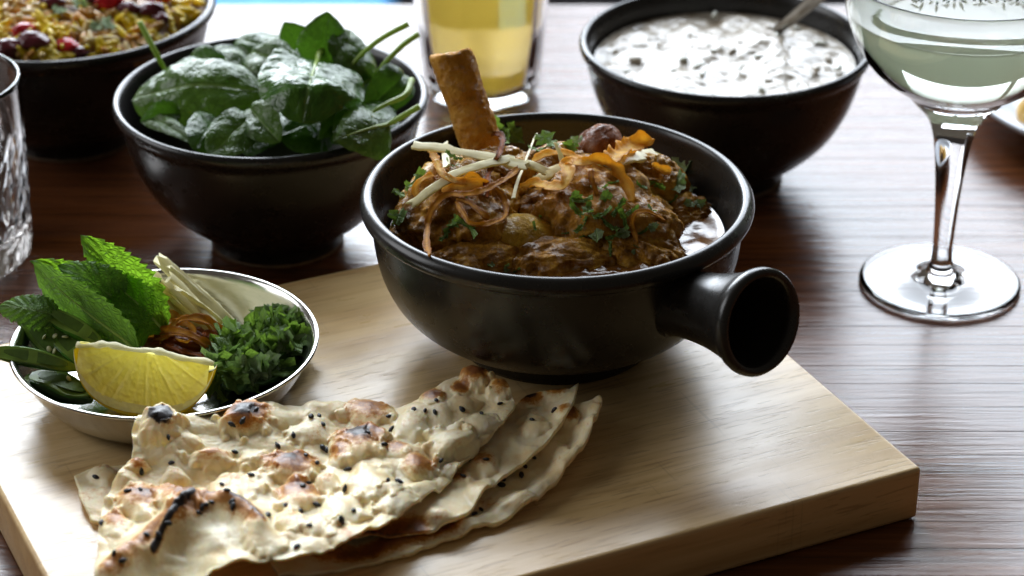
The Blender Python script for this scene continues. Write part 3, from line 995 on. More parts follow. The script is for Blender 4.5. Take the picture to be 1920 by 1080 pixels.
for k in range(10):
    for kd in ('l', 's', 'p'):
        V, Fc, uv = herb_mesh(k * 7 + 1, 1.0, 'shred' if kd == 's' else 'lobed')
        me = bpy.data.meshes.new('coriander_piece'); me.from_pydata(V.tolist(), [], Fc)
        # (unit size; scaled per object) thickness stays real because the z offset was built for size 1
        l = me.uv_layers.new(name='UVMap'); li = np.zeros(len(me.loops), int); me.loops.foreach_get('vertex_index', li)
        l.data.foreach_set('uv', np.array(uv)[li].ravel())
        me.polygons.foreach_set('use_smooth', [True] * len(me.polygons)); me.update()
        me.materials.append(M_corp if kd == 'p' else M_cor)
        _hm[(k, kd)] = me


def herb(p, nrm, size, kd, seed, label, group, name='coriander_piece'):
    r = random.Random(seed)
    o = bpy.data.objects.new(name, _hm[(r.randrange(10), kd)])
    COL.objects.link(o)
    q_ = Vector(nrm).to_track_quat('Z', 'X').to_matrix() @ Matrix.Rotation(r.uniform(0, 6.28), 3, 'Z') @ Matrix.Rotation(r.uniform(-0.35, 0.35), 3, 'X')
    o.matrix_world = Matrix.Translation(p) @ (q_ @ Matrix.Diagonal((size, size, size))).to_4x4()
    tag(o, label, 'herb', group)
    return o


for k, (x, y_, s_, kd) in enumerate(COR):
    h_ = CURRY.ray_cast(ORG, ray(x, y_))
    nrm = (h_[1] if h_[1] is not None else Vector((0, -0.3, 1))) + Vector((0, -0.3, 0.5)) + Vector([random.uniform(-.4, .4) for _ in range(3)])
    lift = 0.0008
    if k < 7: lift = 0.006
    herb(on(CURRY, x, y_, lift, T + 0.05), nrm, s_ * (1.9 if k < 10 else 1.6) / 3900, kd, k + 5, 'small torn coriander piece scattered over the lamb curry', 'coriander pieces on the curry')

# ------------------------------------------------------------------ steel dish
D0 = at(309, 636, T + 0.0265)
dx, dy = D0.x, D0.y
RD, hdsh = 0.0692, 0.0265
dp = [(0.001, 0.0004), (0.045, 0.0004)]
dp += [tuple(p) for p in resample([(0.045, 0.0004), (0.0500, 0.0016), (0.0560, 0.0060), (0.0612, 0.0130), (0.0650, 0.0205), (0.0665, 0.0235)], 22)[1:]]
dp += [tuple(p) for p in resample([(0.0665, 0.0235), (0.0680, 0.0243), (0.0690, 0.0252), (0.0692, 0.0262), (0.0684, 0.0267), (0.0672, 0.0262), (0.0660, 0.0250)], 16)[1:]]
dp += [tuple(p) for p in resample([(0.0660, 0.0250), (0.0652, 0.0228), (0.0642, 0.0205), (0.0603, 0.0132), (0.0550, 0.0066), (0.0490, 0.0024), (0.044, 0.0013), (0.001, 0.0012)], 26)[1:]]
dish = lathe('steel_dish', dp, M_steel, None, 160, (dx, dy, T))
recalc(dish)
tag(dish, 'shallow stainless steel dish of lemon, mint and ginger garnishes', 'dish')
DF = T + 0.0016  # dish floor

# lemon wedge -------------------------------------------------------
def lemon():
    A = at(140, 638, T + 0.033); B = at(404, 678, T + 0.028)
    c = (A + B) / 2
    X = (B - A).normalized()
    half = (B - A).length / 2
    e = empty('lemon_wedge', tuple(c), 'juicy yellow lemon wedge at the front of the steel dish', 'lemon')
    up = Vector((0, 0, 1)); up = (up - X * up.dot(X)).normalized()
    fw = X.cross(up)  # towards the viewer
    if fw.y > 0: fw = -fw
    R = 0.0272
    rm = NT('lemon_flesh')
    cc = rm.coord('Object', (1, 1, 1))
    tc = rm.n('TexCoord')
    uvn = rm.n('Attribute', attribute_name='streak').outputs['Fac']
    sxx = rm.n('SeparateXYZ'); rm.l(tc.outputs['UV'], sxx.inputs[0])
    bor = rm.ramp(sxx.outputs[1], [(0.0, 1.0), (0.07, 0.35), (0.12, 0.0)])
    ves = rm.noise(cc, 420, 3, 0.5)
    col = rm.ramp(uvn, [(0.25, (0.94, 0.87, 0.34)), (0.5, (0.95, 0.91, 0.48)), (0.72, (0.97, 0.95, 0.66))])
    col = rm.mix(rm.math('MULTIPLY', bor, 0.8), col, (0.92, 0.90, 0.70))
    col = rm.mix(rm.math('MULTIPLY', rm.n('Attribute', attribute_name='membrane').outputs['Fac'], 0.45), col, (0.96, 0.94, 0.74))
    nm = rm.bump(rm.math('ADD', uvn, rm.math('MULTIPLY', ves, 0.4)), 0.5, 0.0009)
    rm.set(Base_Color=col, Roughness=0.16, Specular_IOR_Level=0.6, Normal=nm)
    tr = rm.n('BsdfTranslucent'); tr.inputs[0].default_value = (1.0, 0.92, 0.30, 1); rm.l(nm, tr.inputs['Normal'])
    ms = rm.n('MixShader'); ms.inputs[0].default_value = 0.68
    rm.l(rm.b.outputs[0], ms.inputs[1]); rm.l(tr.outputs[0], ms.inputs[2]); rm.l(ms.outputs[0], rm.out.inputs[0])
    M_pith = mat_simple('lemon_pith', (0.90, 0.88, 0.66), 0.45, 0.4, 0.06, 300, 0.4, trans=0.5, tcol=(0.97, 0.94, 0.7))
    M_rind = mat_simple('lemon_rind', (0.86, 0.66, 0.02), 0.32, 0.5, 0.08, 700, 0.7, 0.0006, trans=0.4, tcol=(1, 0.82, 0.06))
    # angles from straight down; the camera-side face is t0, the far face t1
    t0, t1 = math.radians(-25), math.radians(42)

    def rad(s):   # outline of the lemon along its axis
        return R * np.sqrt(np.clip(1 - np.abs(s) ** 2.6, 0, 1)) * 1.0 + 0.0012

    def pt(s, rho, th):
        dirv = -np.array(up) * np.cos(th)[..., None] + np.array(fw) * -np.sin(th)[..., None]
        return s[..., None] * half * np.array(X) + (rho * rad(s))[..., None] * dirv
    ns = 150
    s = np.linspace(-0.995, 0.995, ns)
    # flesh faces
    for th_, sgn in ((t0, 1), (t1, -1)):
        for nm_, r0, r1, mt, off in (('flesh', 0.03, 0.86, rm.m, 0.0002), ('pith', 0.84, 0.985, M_pith, 0.0003)):
            rho = np.linspace(r0, r1, 60)
            Sg, Rg = np.meshgrid(s * (0.93 if nm_ == 'flesh' else 1.0), rho, indexing='ij')
            V = pt(Sg, Rg, np.full_like(Sg, th_))
            nrm = np.array(fw) * math.cos(th_) * sgn - np.array(up) * math.sin(th_) * sgn
            an = np.arctan2(Sg * half, Rg * rad(Sg) + 0.004); dist = np.hypot(Sg * half, Rg * rad(Sg))
            stv = fbm(np.stack([an * 16, dist * 55, 0 * an], -1), 4, 6, 0.6)
            mem = np.zeros_like(an)
            for a_ in (-0.95, -0.42, 0.12, 0.60, 1.08):
                mem = np.maximum(mem, np.exp(-((an - a_) * dist / 0.00045) ** 2))
            bulge = off + (0.0005 * stv + 0.0003 * fbm(V * 500, 2, 6) - 0.0003 * mem if nm_ == 'flesh' else 0.0003 * fbm(V * 400, 2, 6))
            V = V + bulge[..., None] * nrm
            uv = np.stack([Sg * 0.5 + 0.5 - 0.25 * (1 - Rg) * Sg, 1 - Rg], -1)
            if nm_ == 'flesh':
                uv[..., 1] = np.minimum(0.9 - Rg, (0.93 - np.abs(Sg)) * 0.8) 
                uv[..., 1] = np.clip(uv[..., 1], 0, 1)
            o = mesh_obj(nm_, V.reshape(-1, 3), grid_faces(ns, 60), mt, e, uv=uv.reshape(-1, 2), attr={'streak': stv * 0.5 + 0.5, 'membrane': mem})
    # rind: outer skin with depth
    tt = np.linspace(t0, t1, 30)
    Sg, Tg = np.meshgrid(s, tt, indexing='ij')
    outer = pt(Sg, np.full_like(Sg, 1.03), Tg); inner = pt(Sg, np.full_like(Sg, 0.975), Tg)
    n = ns * 30
    f1 = grid_faces(ns, 30)
    Fc = f1 + [tuple(i + n for i in f[::-1]) for f in f1]
    for i in range(ns - 1):
        for j in (0, 29):
            Fc.append((i * 30 + j, (i + 1) * 30 + j, (i + 1) * 30 + j + n, i * 30 + j + n))
    for i in (0, ns - 1):
        for j in range(29):
            Fc.append((i * 30 + j, i * 30 + j + 1, i * 30 + j + 1 + n, i * 30 + j + n))
    o = mesh_obj('rind', np.concatenate([outer.reshape(-1, 3), inner.reshape(-1, 3)]), Fc, M_rind, e, sharp=50)
    recalc(o)
    # white core along the top
    C = np.array([tuple(X * half * q_ + up * (0.0004 + 0.0006 * math.sin(q_ * 9)) - up * 0.0022 * abs(q_) ** 2) for q_ in np.linspace(-0.97, 0.97, 40)])
    t = np.linspace(0, 2 * np.pi, 12, endpoint=False)
    rr_ = 0.0020 + 0.0008 * noise(C * 300, 2)
    VV = C[:, None] + rr_[:, None, None] * (np.cos(t)[None, :, None] * np.array(fw) + 0.6 * np.sin(t)[None, :, None] * np.array(up))
    o = mesh_obj('core', VV.reshape(-1, 3), grid_faces(40, 12, closed_v=True) + [tuple(range(12)), tuple(468 + i for i in range(12))[::-1]], M_pith, e)
    recalc(o)


lemon()

# mint ---------------------------------------------------------------
M_mint = mat_leaf('mint_leaf', (0.12, 0.30, 0.02), (0.22, 0.46, 0.04), 0.42, 0.52, 1.0, (0.30, 0.46, 0.14), 8, 0.5, tcol=(0.42, 0.85, 0.04))
M_mintd = mat_leaf('mint_leaf_underside', (0.10, 0.22, 0.04), (0.18, 0.33, 0.08), 0.5, 0.35, 0.9, (0.28, 0.40, 0.16), 8, 0.5, tcol=(0.3, 0.6, 0.05))
M_stalk = mat_simple('pale_stalk', (0.35, 0.50, 0.14), 0.4, 0.4, 0.15, 200, 0.2, trans=0.25, tcol=(0.5, 0.8, 0.1))
hz = T + 0.012
V3 = Vector
leaf('mint_leaf', at(300, 615, hz + 0.004), at(150, 442, hz + 0.044), (0.35, -0.85, 0.5), 0.026, M_mint, 3, 'tallest bright green mint leaf standing at the back of the steel dish', 'mint', 'mint leaves in the steel dish',
     serr=0.22, fold=0.30, bend=0.10, bumps=0.0010, nu=90)
leaf('mint_leaf', at(308, 622, hz + 0.007), at(178, 492, hz + 0.036), (0.5, -0.8, 0.3), 0.020, M_mint, 5, 'narrow bright mint leaf in front of the tallest one', 'mint', 'mint leaves in the steel dish',
     serr=0.24, fold=0.35, bend=0.06, bumps=0.0009, nu=90, stem=[at(312, 628, hz + 0.005)], stem_mat=M_stalk, stem_w=0.0013)
leaf('mint_leaf', at(250, 655, hz + 0.008), at(58, 490, hz + 0.040), (-0.55, -0.8, 0.2), 0.031, M_mintd, 7, 'large dark mint leaf showing its underside at the left of the dish', 'mint', 'mint leaves in the steel dish',
     serr=0.16, fold=-0.15, bend=0.05, bumps=0.0005, nu=90, side_bias=0.25, stem=[at(262, 668, hz + 0.006)], stem_mat=M_stalk, stem_w=0.0014)
leaf('mint_leaf', at(215, 600, hz + 0.004), at(52, 492, hz + 0.037), (0.6, -0.5, 0.6), 0.021, M_mint, 9, 'bright mint leaf edge behind the large dark leaf', 'mint', 'mint leaves in the steel dish',
     serr=0.22, fold=0.5, bend=0.12, bumps=0.0010, nu=90)
leaf('mint_leaf', at(245, 590, hz + 0.010), at(104, 500, hz + 0.034), (0.1, -0.7, 0.7), 0.024, M_mintd, 11, 'dark puckered mint leaf at the back between two bright ones', 'mint', 'mint leaves in the steel dish',
     serr=0.18, fold=0.1, bend=0.2, bumps=0.0016, nu=90)
leaf('mint_leaf', at(112, 600, hz + 0.018), at(-6, 580, hz + 0.022), (0.0, -0.6, 0.8), 0.018, M_mintd, 13, 'mint leaf drooping over the left rim beside the glass', 'mint', 'mint leaves in the steel dish',
     serr=0.2, fold=-0.35, bend=0.25, bumps=0.0012, nu=90)
leaf('mint_leaf', at(300, 600, hz + 0.012), at(262, 540, hz + 0.022), (0.2, -0.8, 0.5), 0.012, M_mint, 15, 'small mint leaf tucked against the ginger sticks', 'mint', 'mint leaves in the steel dish',
     serr=0.22, fold=0.2, bend=0.1, bumps=0.0008, nu=70)
leaf('mint_leaf', at(262, 655, hz + 0.002), at(180, 560, hz + 0.020), (0.4, -0.7, 0.5), 0.026, M_mint, 17, 'shaded mint leaf in the middle behind the lemon wedge', 'mint', 'mint leaves in the steel dish',
     serr=0.2, fold=0.2, bend=0.1, bumps=0.0010, nu=70)

# ginger sticks in the dish ------------------------------------------
DG = [((240, 500), (345, 600), 15, 26, 'pale ginger stick nearest the mint'), ((302, 488), (440, 622), 18, 24, 'ginger stick reaching highest above the back rim'), ((322, 500), (448, 618), 15, 22, 'outermost ginger stick on the right of the bundle'),
      ((292, 522), (345, 590), 12, 24, 'short ginger stick with a forked tip'), ((310, 530), (430, 632), 15, 19, 'ginger stick second from the front of the bundle'), ((298, 540), (405, 630), 16, 15, 'ginger stick lying low at the front of the bundle'),
      ((330, 540), (425, 612), 13, 26, 'thin ginger stick resting on top of the bundle'), ((300, 555), (380, 626), 14, 12, 'ginger stick nearest the fried onions'), ((285, 560), (350, 615), 12, 11, 'short ginger stick beneath the mint edge'),
      ((345, 532), (452, 622), 12, 13, 'narrow ginger stick under the outermost one'), ((285, 515), (392, 625), 14, 17, 'ginger stick third from the front of the bundle'), ((258, 510), (352, 618), 14, 20, 'long ginger stick second from the mint'),
      ((318, 515), (418, 632), 12, 28, 'slender ginger stick lying topmost across the bundle'), ((268, 532), (335, 600), 10, 16, 'slim ginger stick behind the small mint leaf')]
for k, (a, b, w, z_, lab) in enumerate(DG):
    za = T + 0.010 + z_ * 0.0012; zb = T + 0.004 + z_ * 0.00035
    stick('ginger_stick', at(a[0], a[1], za), at(b[0], b[1], zb), w * 1.75 / 4100, w / 4100 * 0.7, M_gin, 80 + k, lab + ', in the steel dish', 'ginger', 'ginger sticks in the steel dish', bow=0.02, roll=0.5 * math.sin(k * 2.1), taper=(0.8, 1.05))

# fried onions in the dish --------------------------------------------
ro = random.Random(12)
oc = at(338, 632, T + 0.017)
ONL = ['dark glossy fried onion curl arching highest in the dish pile', 'broad amber fried onion curl at the right of the dish pile', 'brown fried onion loop at the left of the dish pile, by the mint', 'thin fried onion strand trailing towards the lemon',
       'fried onion curl pressed against the ginger sticks', 'fried onion loop at the front of the dish pile', 'coiled fried onion strand in the middle of the dish pile', 'fried onion end poking towards the chopped coriander',
       'small dark fried onion curl low in the dish pile', 'flat fried onion strip lying across the top of the dish pile', 'bent fried onion strand at the back of the dish pile', 'reddish fried onion strip at the near right of the dish pile']
ARCH = [((262, 640, 8), (272, 605, 20), (292, 590, 26), (308, 598, 24), (306, 632, 16), (300, 650, 12)), ((310, 625, 16), (340, 602, 25), (380, 600, 26), (412, 620, 20), (420, 650, 12)), ((256, 645, 6), (260, 618, 14), (275, 603, 19), (290, 612, 18), (284, 642, 10)),
        ((300, 640, 14), (330, 655, 15), (370, 668, 13), (410, 672, 10)), ((318, 600, 14), (350, 596, 20), (386, 606, 18), (405, 622, 13)), ((290, 640, 12), (320, 628, 20), (352, 630, 22), (388, 648, 18), (405, 672, 10)),
        ((330, 640, 12), (320, 615, 20), (345, 606, 24), (366, 622, 22), (350, 642, 17), (330, 634, 15)), ((380, 625, 16), (408, 632, 18), (425, 655, 12), (418, 690, 6)), ((270, 655, 5), (290, 640, 9), (300, 622, 12)),
        ((300, 618, 20), (335, 622, 24), (372, 636, 22), (408, 655, 15)), ((300, 612, 14), (312, 592, 19), (335, 596, 18)), ((392, 650, 14), (410, 660, 12), (400, 690, 8), (392, 706, 4))]
for k, (lab, pts) in enumerate(zip(ONL, ARCH)):
    P = [at(x, y_ + 0, T + z_ * 0.001) for x, y_, z_ in pts]
    ribbon('fried_onion_strand', P, ro.uniform(0.0030, 0.0052), 0.0007, (O_gold, O_brown, O_gold, O_dark)[k % 4], 40 + k, lab, 'fried onion', 'fried onion strands in the steel dish', curl=0.5, wav=0.3, ruffle=0.0006, twist=1.0)
blob('fried_onion_pile', tuple(at(340, 645, T + 0.010)), (0.017, 0.011, 0.006), (0, 0, -10), O_dark, 77, amp=0.3, sub=5, ridge=0.15, label='matted base of fried onions under the loose curls in the dish', cat='fried onion')

# chopped coriander in the dish ---------------------------------------
rc = random.Random(5)
cc0 = at(488, 668, T + 0.011)
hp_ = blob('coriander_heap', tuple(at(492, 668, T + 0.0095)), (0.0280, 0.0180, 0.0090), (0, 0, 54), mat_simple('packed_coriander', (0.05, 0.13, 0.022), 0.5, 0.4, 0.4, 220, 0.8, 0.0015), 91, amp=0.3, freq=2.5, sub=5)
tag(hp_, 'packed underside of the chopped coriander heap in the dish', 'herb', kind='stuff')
bpy.context.view_layer.update()
HB = world_bvh([hp_])
cnt = 0
for k in range(150):
    a = rc.uniform(0, 6.28); r_ = math.sqrt(rc.random())
    X_ = 0.0300 * r_ * math.cos(a); Y_ = 0.0195 * r_ * math.sin(a)
    ca, sa = math.cos(math.radians(54)), math.sin(math.radians(54))
    p = Vector((hp_.location.x + X_ * ca - Y_ * sa, hp_.location.y + X_ * sa + Y_ * ca, 0.2))
    if (p.xy - Vector((dx, dy))).length > 0.061: continue
    hit = HB.ray_cast(p, Vector((0, 0, -1)))
    z_ = hit[0].z if hit[0] is not None else T + 0.006
    z_ = max(z_, T + 0.004 + max(0, ((p.xy - Vector((dx, dy))).length - 0.045)) * 0.9)
    nrm = Vector((rc.uniform(-1, 1), rc.uniform(-1.2, 0.5), rc.uniform(0.2, 1.1)))
    herb(Vector((p.x, p.y, z_ + rc.uniform(0.0, 0.0035))), nrm, rc.uniform(0.0045, 0.0105), rc.choice('lssssppp'), 300 + k, 'shredded coriander strip in the heap at the right of the steel dish', 'chopped coriander in the steel dish', 'coriander_strip')

# chillies -------------------------------------------------------------
M_chil = mat_simple('green_chilli_skin', (0.06, 0.20, 0.018), 0.16, 0.6, 0.2, 60, 0.1, trans=0.08, tcol=(0.3, 0.7, 0.05))
M_chin = mat_simple('green_chilli_flesh', (0.30, 0.46, 0.08), 0.3, 0.5, 0.2, 160, 0.3, trans=0.3, tcol=(0.4, 0.8, 0.08))
M_chse = mat_simple('chilli_seed', (0.72, 0.70, 0.42), 0.4, 0.4, 0.1, 300, 0.2)


def chilli(a, b, r, open_dir, seed, label, seeds=0):
    """obliquely sliced chilli: tapering tube with a flat cut side, its hollow a dark sheet"""
    a, b = Vector(a), Vector(b)
    e = empty('chilli_slice', tuple((a + b) / 2), label, 'chilli', 'green chilli slices in the steel dish')
    X = (b - a).normalized(); L = (b - a).length
    Z = Vector(open_dir); Z = (Z - X * Z.dot(X)).normalized(); Y = Z.cross(X)
    nu, nv = 40, 40
    u = np.linspace(0, 1, nu)[:, None]; t = np.linspace(0, 2 * np.pi, nv, endpoint=False)[None]
    prof_ = np.sin(np.clip(u, 0.02, 0.98) * np.pi) ** 0.45
    def surf(k):
        rr_ = r * k * (1 - 0.25 * u) * prof_
        y = rr_ * np.cos(t); z = rr_ * np.sin(t)
        zc = np.minimum(z, 0.18 * r + 0.0008 * np.sin(u * 9 + seed))
        x = (u - 0.5) * L + 0 * t + 0.25 * z
        z2 = zc - 0.2 * L * (u - 0.5) ** 2
        return (x[..., None] * np.array(X) + y[..., None] * np.array(Y) + z2[..., None] * np.array(Z))
    o = mesh_obj('skin', surf(1.0).reshape(-1, 3), grid_faces(nu, nv, closed_v=True), M_chil, e)
    # pale flesh rim and a dark sheet painting the shaded hollow on the cut side
    inn = surf(0.90) + np.array(Z) * 0.0005
    o2 = mesh_obj('flesh', inn.reshape(-1, 3), grid_faces(nu, nv, closed_v=True), M_chin, e)
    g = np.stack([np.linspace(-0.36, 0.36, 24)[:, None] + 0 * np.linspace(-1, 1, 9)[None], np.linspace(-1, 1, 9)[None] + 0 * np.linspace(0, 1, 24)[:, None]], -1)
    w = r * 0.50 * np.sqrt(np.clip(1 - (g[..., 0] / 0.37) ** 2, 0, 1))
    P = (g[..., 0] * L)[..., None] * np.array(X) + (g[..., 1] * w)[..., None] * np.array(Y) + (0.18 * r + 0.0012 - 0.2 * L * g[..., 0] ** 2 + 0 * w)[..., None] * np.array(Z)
    mesh_obj('hollow', P.reshape(-1, 3), grid_faces(24, 9), M_hollow_shade, e)
    rs = random.Random(seed)
    for k in range(seeds):
        V, Fc = ico(2)
        s_ = mesh_obj('seed', V * np.array([0.0016, 0.0013, 0.0006]), Fc, M_chse, e)
        s_.location = X * rs.uniform(-0.3, 0.3) * L + Y * rs.uniform(-0.4, 0.4) * r + Z * (0.2 * r + 0.0018)
        s_.rotation_euler = [rs.uniform(-1, 1) for _ in range(3)]
    return e


M_hollow_shade = mat_simple('chilli_hollow_shade', (0.10, 0.18, 0.025), 0.4, 0.4, 0.3, 200, 0.3)
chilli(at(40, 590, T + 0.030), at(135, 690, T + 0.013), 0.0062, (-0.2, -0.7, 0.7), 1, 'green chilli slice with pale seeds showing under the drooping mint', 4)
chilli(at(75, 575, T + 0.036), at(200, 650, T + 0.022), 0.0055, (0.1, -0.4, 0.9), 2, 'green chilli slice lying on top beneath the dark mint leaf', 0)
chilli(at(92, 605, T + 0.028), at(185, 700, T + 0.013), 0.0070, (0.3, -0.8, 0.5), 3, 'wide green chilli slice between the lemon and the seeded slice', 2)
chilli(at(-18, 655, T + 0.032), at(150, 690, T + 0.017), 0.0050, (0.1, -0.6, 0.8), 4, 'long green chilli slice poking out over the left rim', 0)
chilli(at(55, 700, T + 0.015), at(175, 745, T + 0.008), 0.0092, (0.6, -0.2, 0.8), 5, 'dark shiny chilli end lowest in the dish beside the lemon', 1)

# ------------------------------------------------------------------ naan
def naan(curves, nu, nv, seed, blisters, label, amp=1.0, thick=0.0022, chars=(), ridges=(), seeds=(), edge=0.0035, vs=None):
    rows = [catmull(c, nu) for c in curves]
    G = np.array(rows)                     # k, nu, 3  (px, py, z in mm above the board)
    kk = np.linspace(0, 1, len(rows)) if vs is None else np.array(vs)
    vv = np.linspace(0, 1, nv)
    idx = np.clip(np.searchsorted(kk, vv, 'right') - 1, 0, len(rows) - 2)
    Q = np.concatenate([2 * G[:1] - G[1:2], G, 2 * G[-1:] - G[-2:-1]], 0)
    f = ((vv - kk[idx]) / (kk[idx + 1] - kk[idx]))[:, None, None]
    a, b, c, d = Q[idx], Q[idx + 1], Q[idx + 2], Q[idx + 3]
    G = 0.5 * (2 * b + (c - a) * f + (2 * a - 5 * b + 4 * c - d) * f ** 2 + (-a + 3 * b - 3 * c + d) * f ** 3)
    # ragged outline
    px, py = G[..., 0].copy(), G[..., 1].copy()
    e_ = np.minimum(np.minimum(vv[:, None], 1 - vv[:, None]) * nv, np.minimum(np.linspace(0, 1, nu)[None], 1 - np.linspace(0, 1, nu)[None]) * nu)
    px += 5 * fbm(np.stack([px * 0.03, py * 0.03, 0 * px + seed], -1), 3, seed)
    py += 5 * fbm(np.stack([px * 0.03, py * 0.03, 0 * px + seed + 7], -1), 3, seed + 1)
    z = G[..., 2] * 0.001
    q_ = np.stack([px * 0.012, py * 0.022, 0 * px + seed], -1)
    puff = fbm(q_, 2, seed + 2)
    q2 = np.stack([px * 0.022, py * 0.040, 0 * px + seed], -1)
    lumps = np.clip(fbm(q2, 2, seed + 3, 0.35) + 0.05, -0.10, 1)
    q3 = np.stack([px * 0.10, py * 0.17, 0 * px], -1)
    dz = amp * (0.0030 * puff + 0.0027 * lumps + 0.0003 * (0.5 - np.abs(fbm(q3, 3, seed + 5))))
    toast_shade = 0.30 * np.clip(lumps * 3.2 - 0.75, 0, 1)
    char = np.zeros_like(z)
    wig = 1 + 0.35 * fbm(np.stack([px * 0.05, py * 0.07, 0 * px + 3], -1), 2, seed + 8)
    for (x, y_, rx, ry, hh, to, chv) in blisters:
        dd = np.sqrt(((px - x) / rx) ** 2 + ((py - y_) / ry) ** 2) * wig
        bl = np.sqrt(np.clip(1 - dd ** 2, 0, 1)) * 0.75 + 0.25 * np.exp(-(dd * 1.1) ** 2 * 2)
        dz = dz * (1 - 0.6 * (bl > 0.3) * np.clip(bl, 0, 1)) + hh * 0.001 * bl
        # toasting sits on the crown (towards the oven), a little past the top
        d2 = np.sqrt(((px - x) / rx) ** 2 + ((py - (y_ - 0.20 * ry)) / ry) ** 2)
        cr = np.clip(1.22 - d2 * 1.05, 0, 1)
        toast_shade = np.maximum(toast_shade, 1.12 * to * cr ** 0.7)
        char = np.maximum(char, 1.25 * chv * np.clip(1.25 - d2 * 1.55, 0, 1))
    for (pts, rad, hh, to, chv) in ridges:
        C = catmull(pts, 60)
        dd = np.sqrt(((px[..., None] - C[:, 0]) ** 2 + ((py[..., None] - C[:, 1]) * 1.2) ** 2)).min(-1) / rad
        bl = np.exp(-(dd ** 2) * 1.6)
        dz = dz + hh * 0.001 * bl
        toast_shade = np.maximum(toast_shade, to * np.exp(-(dd * 1.6) ** 2)); char = np.maximum(char, chv * np.exp(-(dd * 2.0) ** 2))
    en = np.clip(e_ / 9.0, 0, 1) ** 0.5
    top = at_np(px, py, T + z)
    # heights act straight up in the world
    top[..., 2] += dz
    top[..., 2] = np.maximum(top[..., 2], T + 0.0006)
    bot = at_np(px, py, T + z); bot[..., 2] += dz * 0.9 - (thick + 0.0005 * puff) * (0.35 + 0.65 * en)
    bot[..., 2] = np.minimum(np.maximum(bot[..., 2], T + 0.0003), top[..., 2] - 0.0002)
    n = nu * nv
    base = at_np(px, py, T + z)
    Vt, Vb = top.reshape(-1, 3), bot.reshape(-1, 3)
    f1 = grid_faces(nv, nu)
    Fc = f1 + [tuple(i + n for i in f_[::-1]) for f_ in f1]
    for j in range(nu - 1):
        for r_ in (0, nv - 1):
            Fc.append((r_ * nu + j, r_ * nu + j + 1, r_ * nu + j + 1 + n, r_ * nu + j + n))
    for i in range(nv - 1):
        for cidx in (0, nu - 1):
            Fc.append((i * nu + cidx, (i + 1) * nu + cidx, (i + 1) * nu + cidx + n, i * nu + cidx + n))
    c0 = Vt.mean(0); c0[2] = T
    e = empty('naan_bread', tuple(c0), label, 'naan', 'naan pieces')
    o = mesh_obj('bread', np.concatenate([Vt, Vb]) - c0, Fc, M_naan, e, attr={'toast_shade': np.r_[toast_shade.ravel(), np.full(n, 0.35)], 'char': np.r_[char.ravel(), np.zeros(n)]})
    recalc(o)
    bpy.context.view_layer.update()
    bv = world_bvh([o])
    for (x, y_) in seeds:
        h_ = bv.ray_cast(ORG, ray(x, y_))
        if h_[0] is None: continue
        s_ = bpy.data.objects.new('nigella_seed', SEEDM)
        COL.objects.link(s_); s_.parent = e
        q3_ = h_[1].to_track_quat('Z', 'X').to_matrix() @ Matrix.Rotation(random.uniform(0, 6.28), 3, 'Z')
        sc = random.uniform(0.85, 1.25)
        s_.location = h_[0] + h_[1] * 0.0004 - Vector(c0)
        s_.rotation_euler = q3_.to_euler(); s_.scale = (sc, sc * random.uniform(0.8, 1.1), sc)
    return e


V, Fc = ico(2)
Vs = V.copy(); Vs[:, 1:] *= (1 - 0.45 * (Vs[:, :1] > 0) * np.abs(Vs[:, :1]))
Vs = Vs * np.array([0.00175, 0.00105, 0.0008])
SEEDM = bpy.data.meshes.new('nigella_seed'); SEEDM.from_pydata(Vs.tolist(), [], Fc); SEEDM.materials.append(M_seed)

# top piece
A0 = [(247, 805, 26), (262, 782, 28), (290, 776, 29), (330, 782, 27), (385, 780, 25), (440, 766, 24), (490, 760, 22), (570, 766, 15), (650, 758, 11), (700, 756, 10), (760, 762, 10), (800, 742, 12), (850, 716, 14), (890, 700, 15), (925, 712, 15), (950, 730, 15), (966, 766, 14)]
A1 = [(243, 862, 21), (320, 850, 21), (420, 845, 20), (520, 840, 17), (620, 830, 12), (720, 815, 13), (820, 795, 14), (900, 780, 14), (962, 776, 14)]
A2 = [(196, 940, 14), (270, 935, 15), (360, 925, 15), (450, 920, 15), (550, 912, 15), (650, 900, 15), (750, 880, 15), (850, 845, 15), (950, 790, 14)]
A3 = [(183, 1020, 15), (240, 1015, 17), (330, 1005, 19), (420, 1000, 21), (520, 990, 21), (620, 970, 20), (720, 940, 18), (820, 888, 13), (935, 808, 13)]
A4 = [(178, 1140, 14), (240, 1130, 16), (330, 1110, 15), (420, 1062, 24), (520, 1048, 24), (620, 1030, 23), (710, 992, 21), (800, 936, 13), (925, 820, 12)]
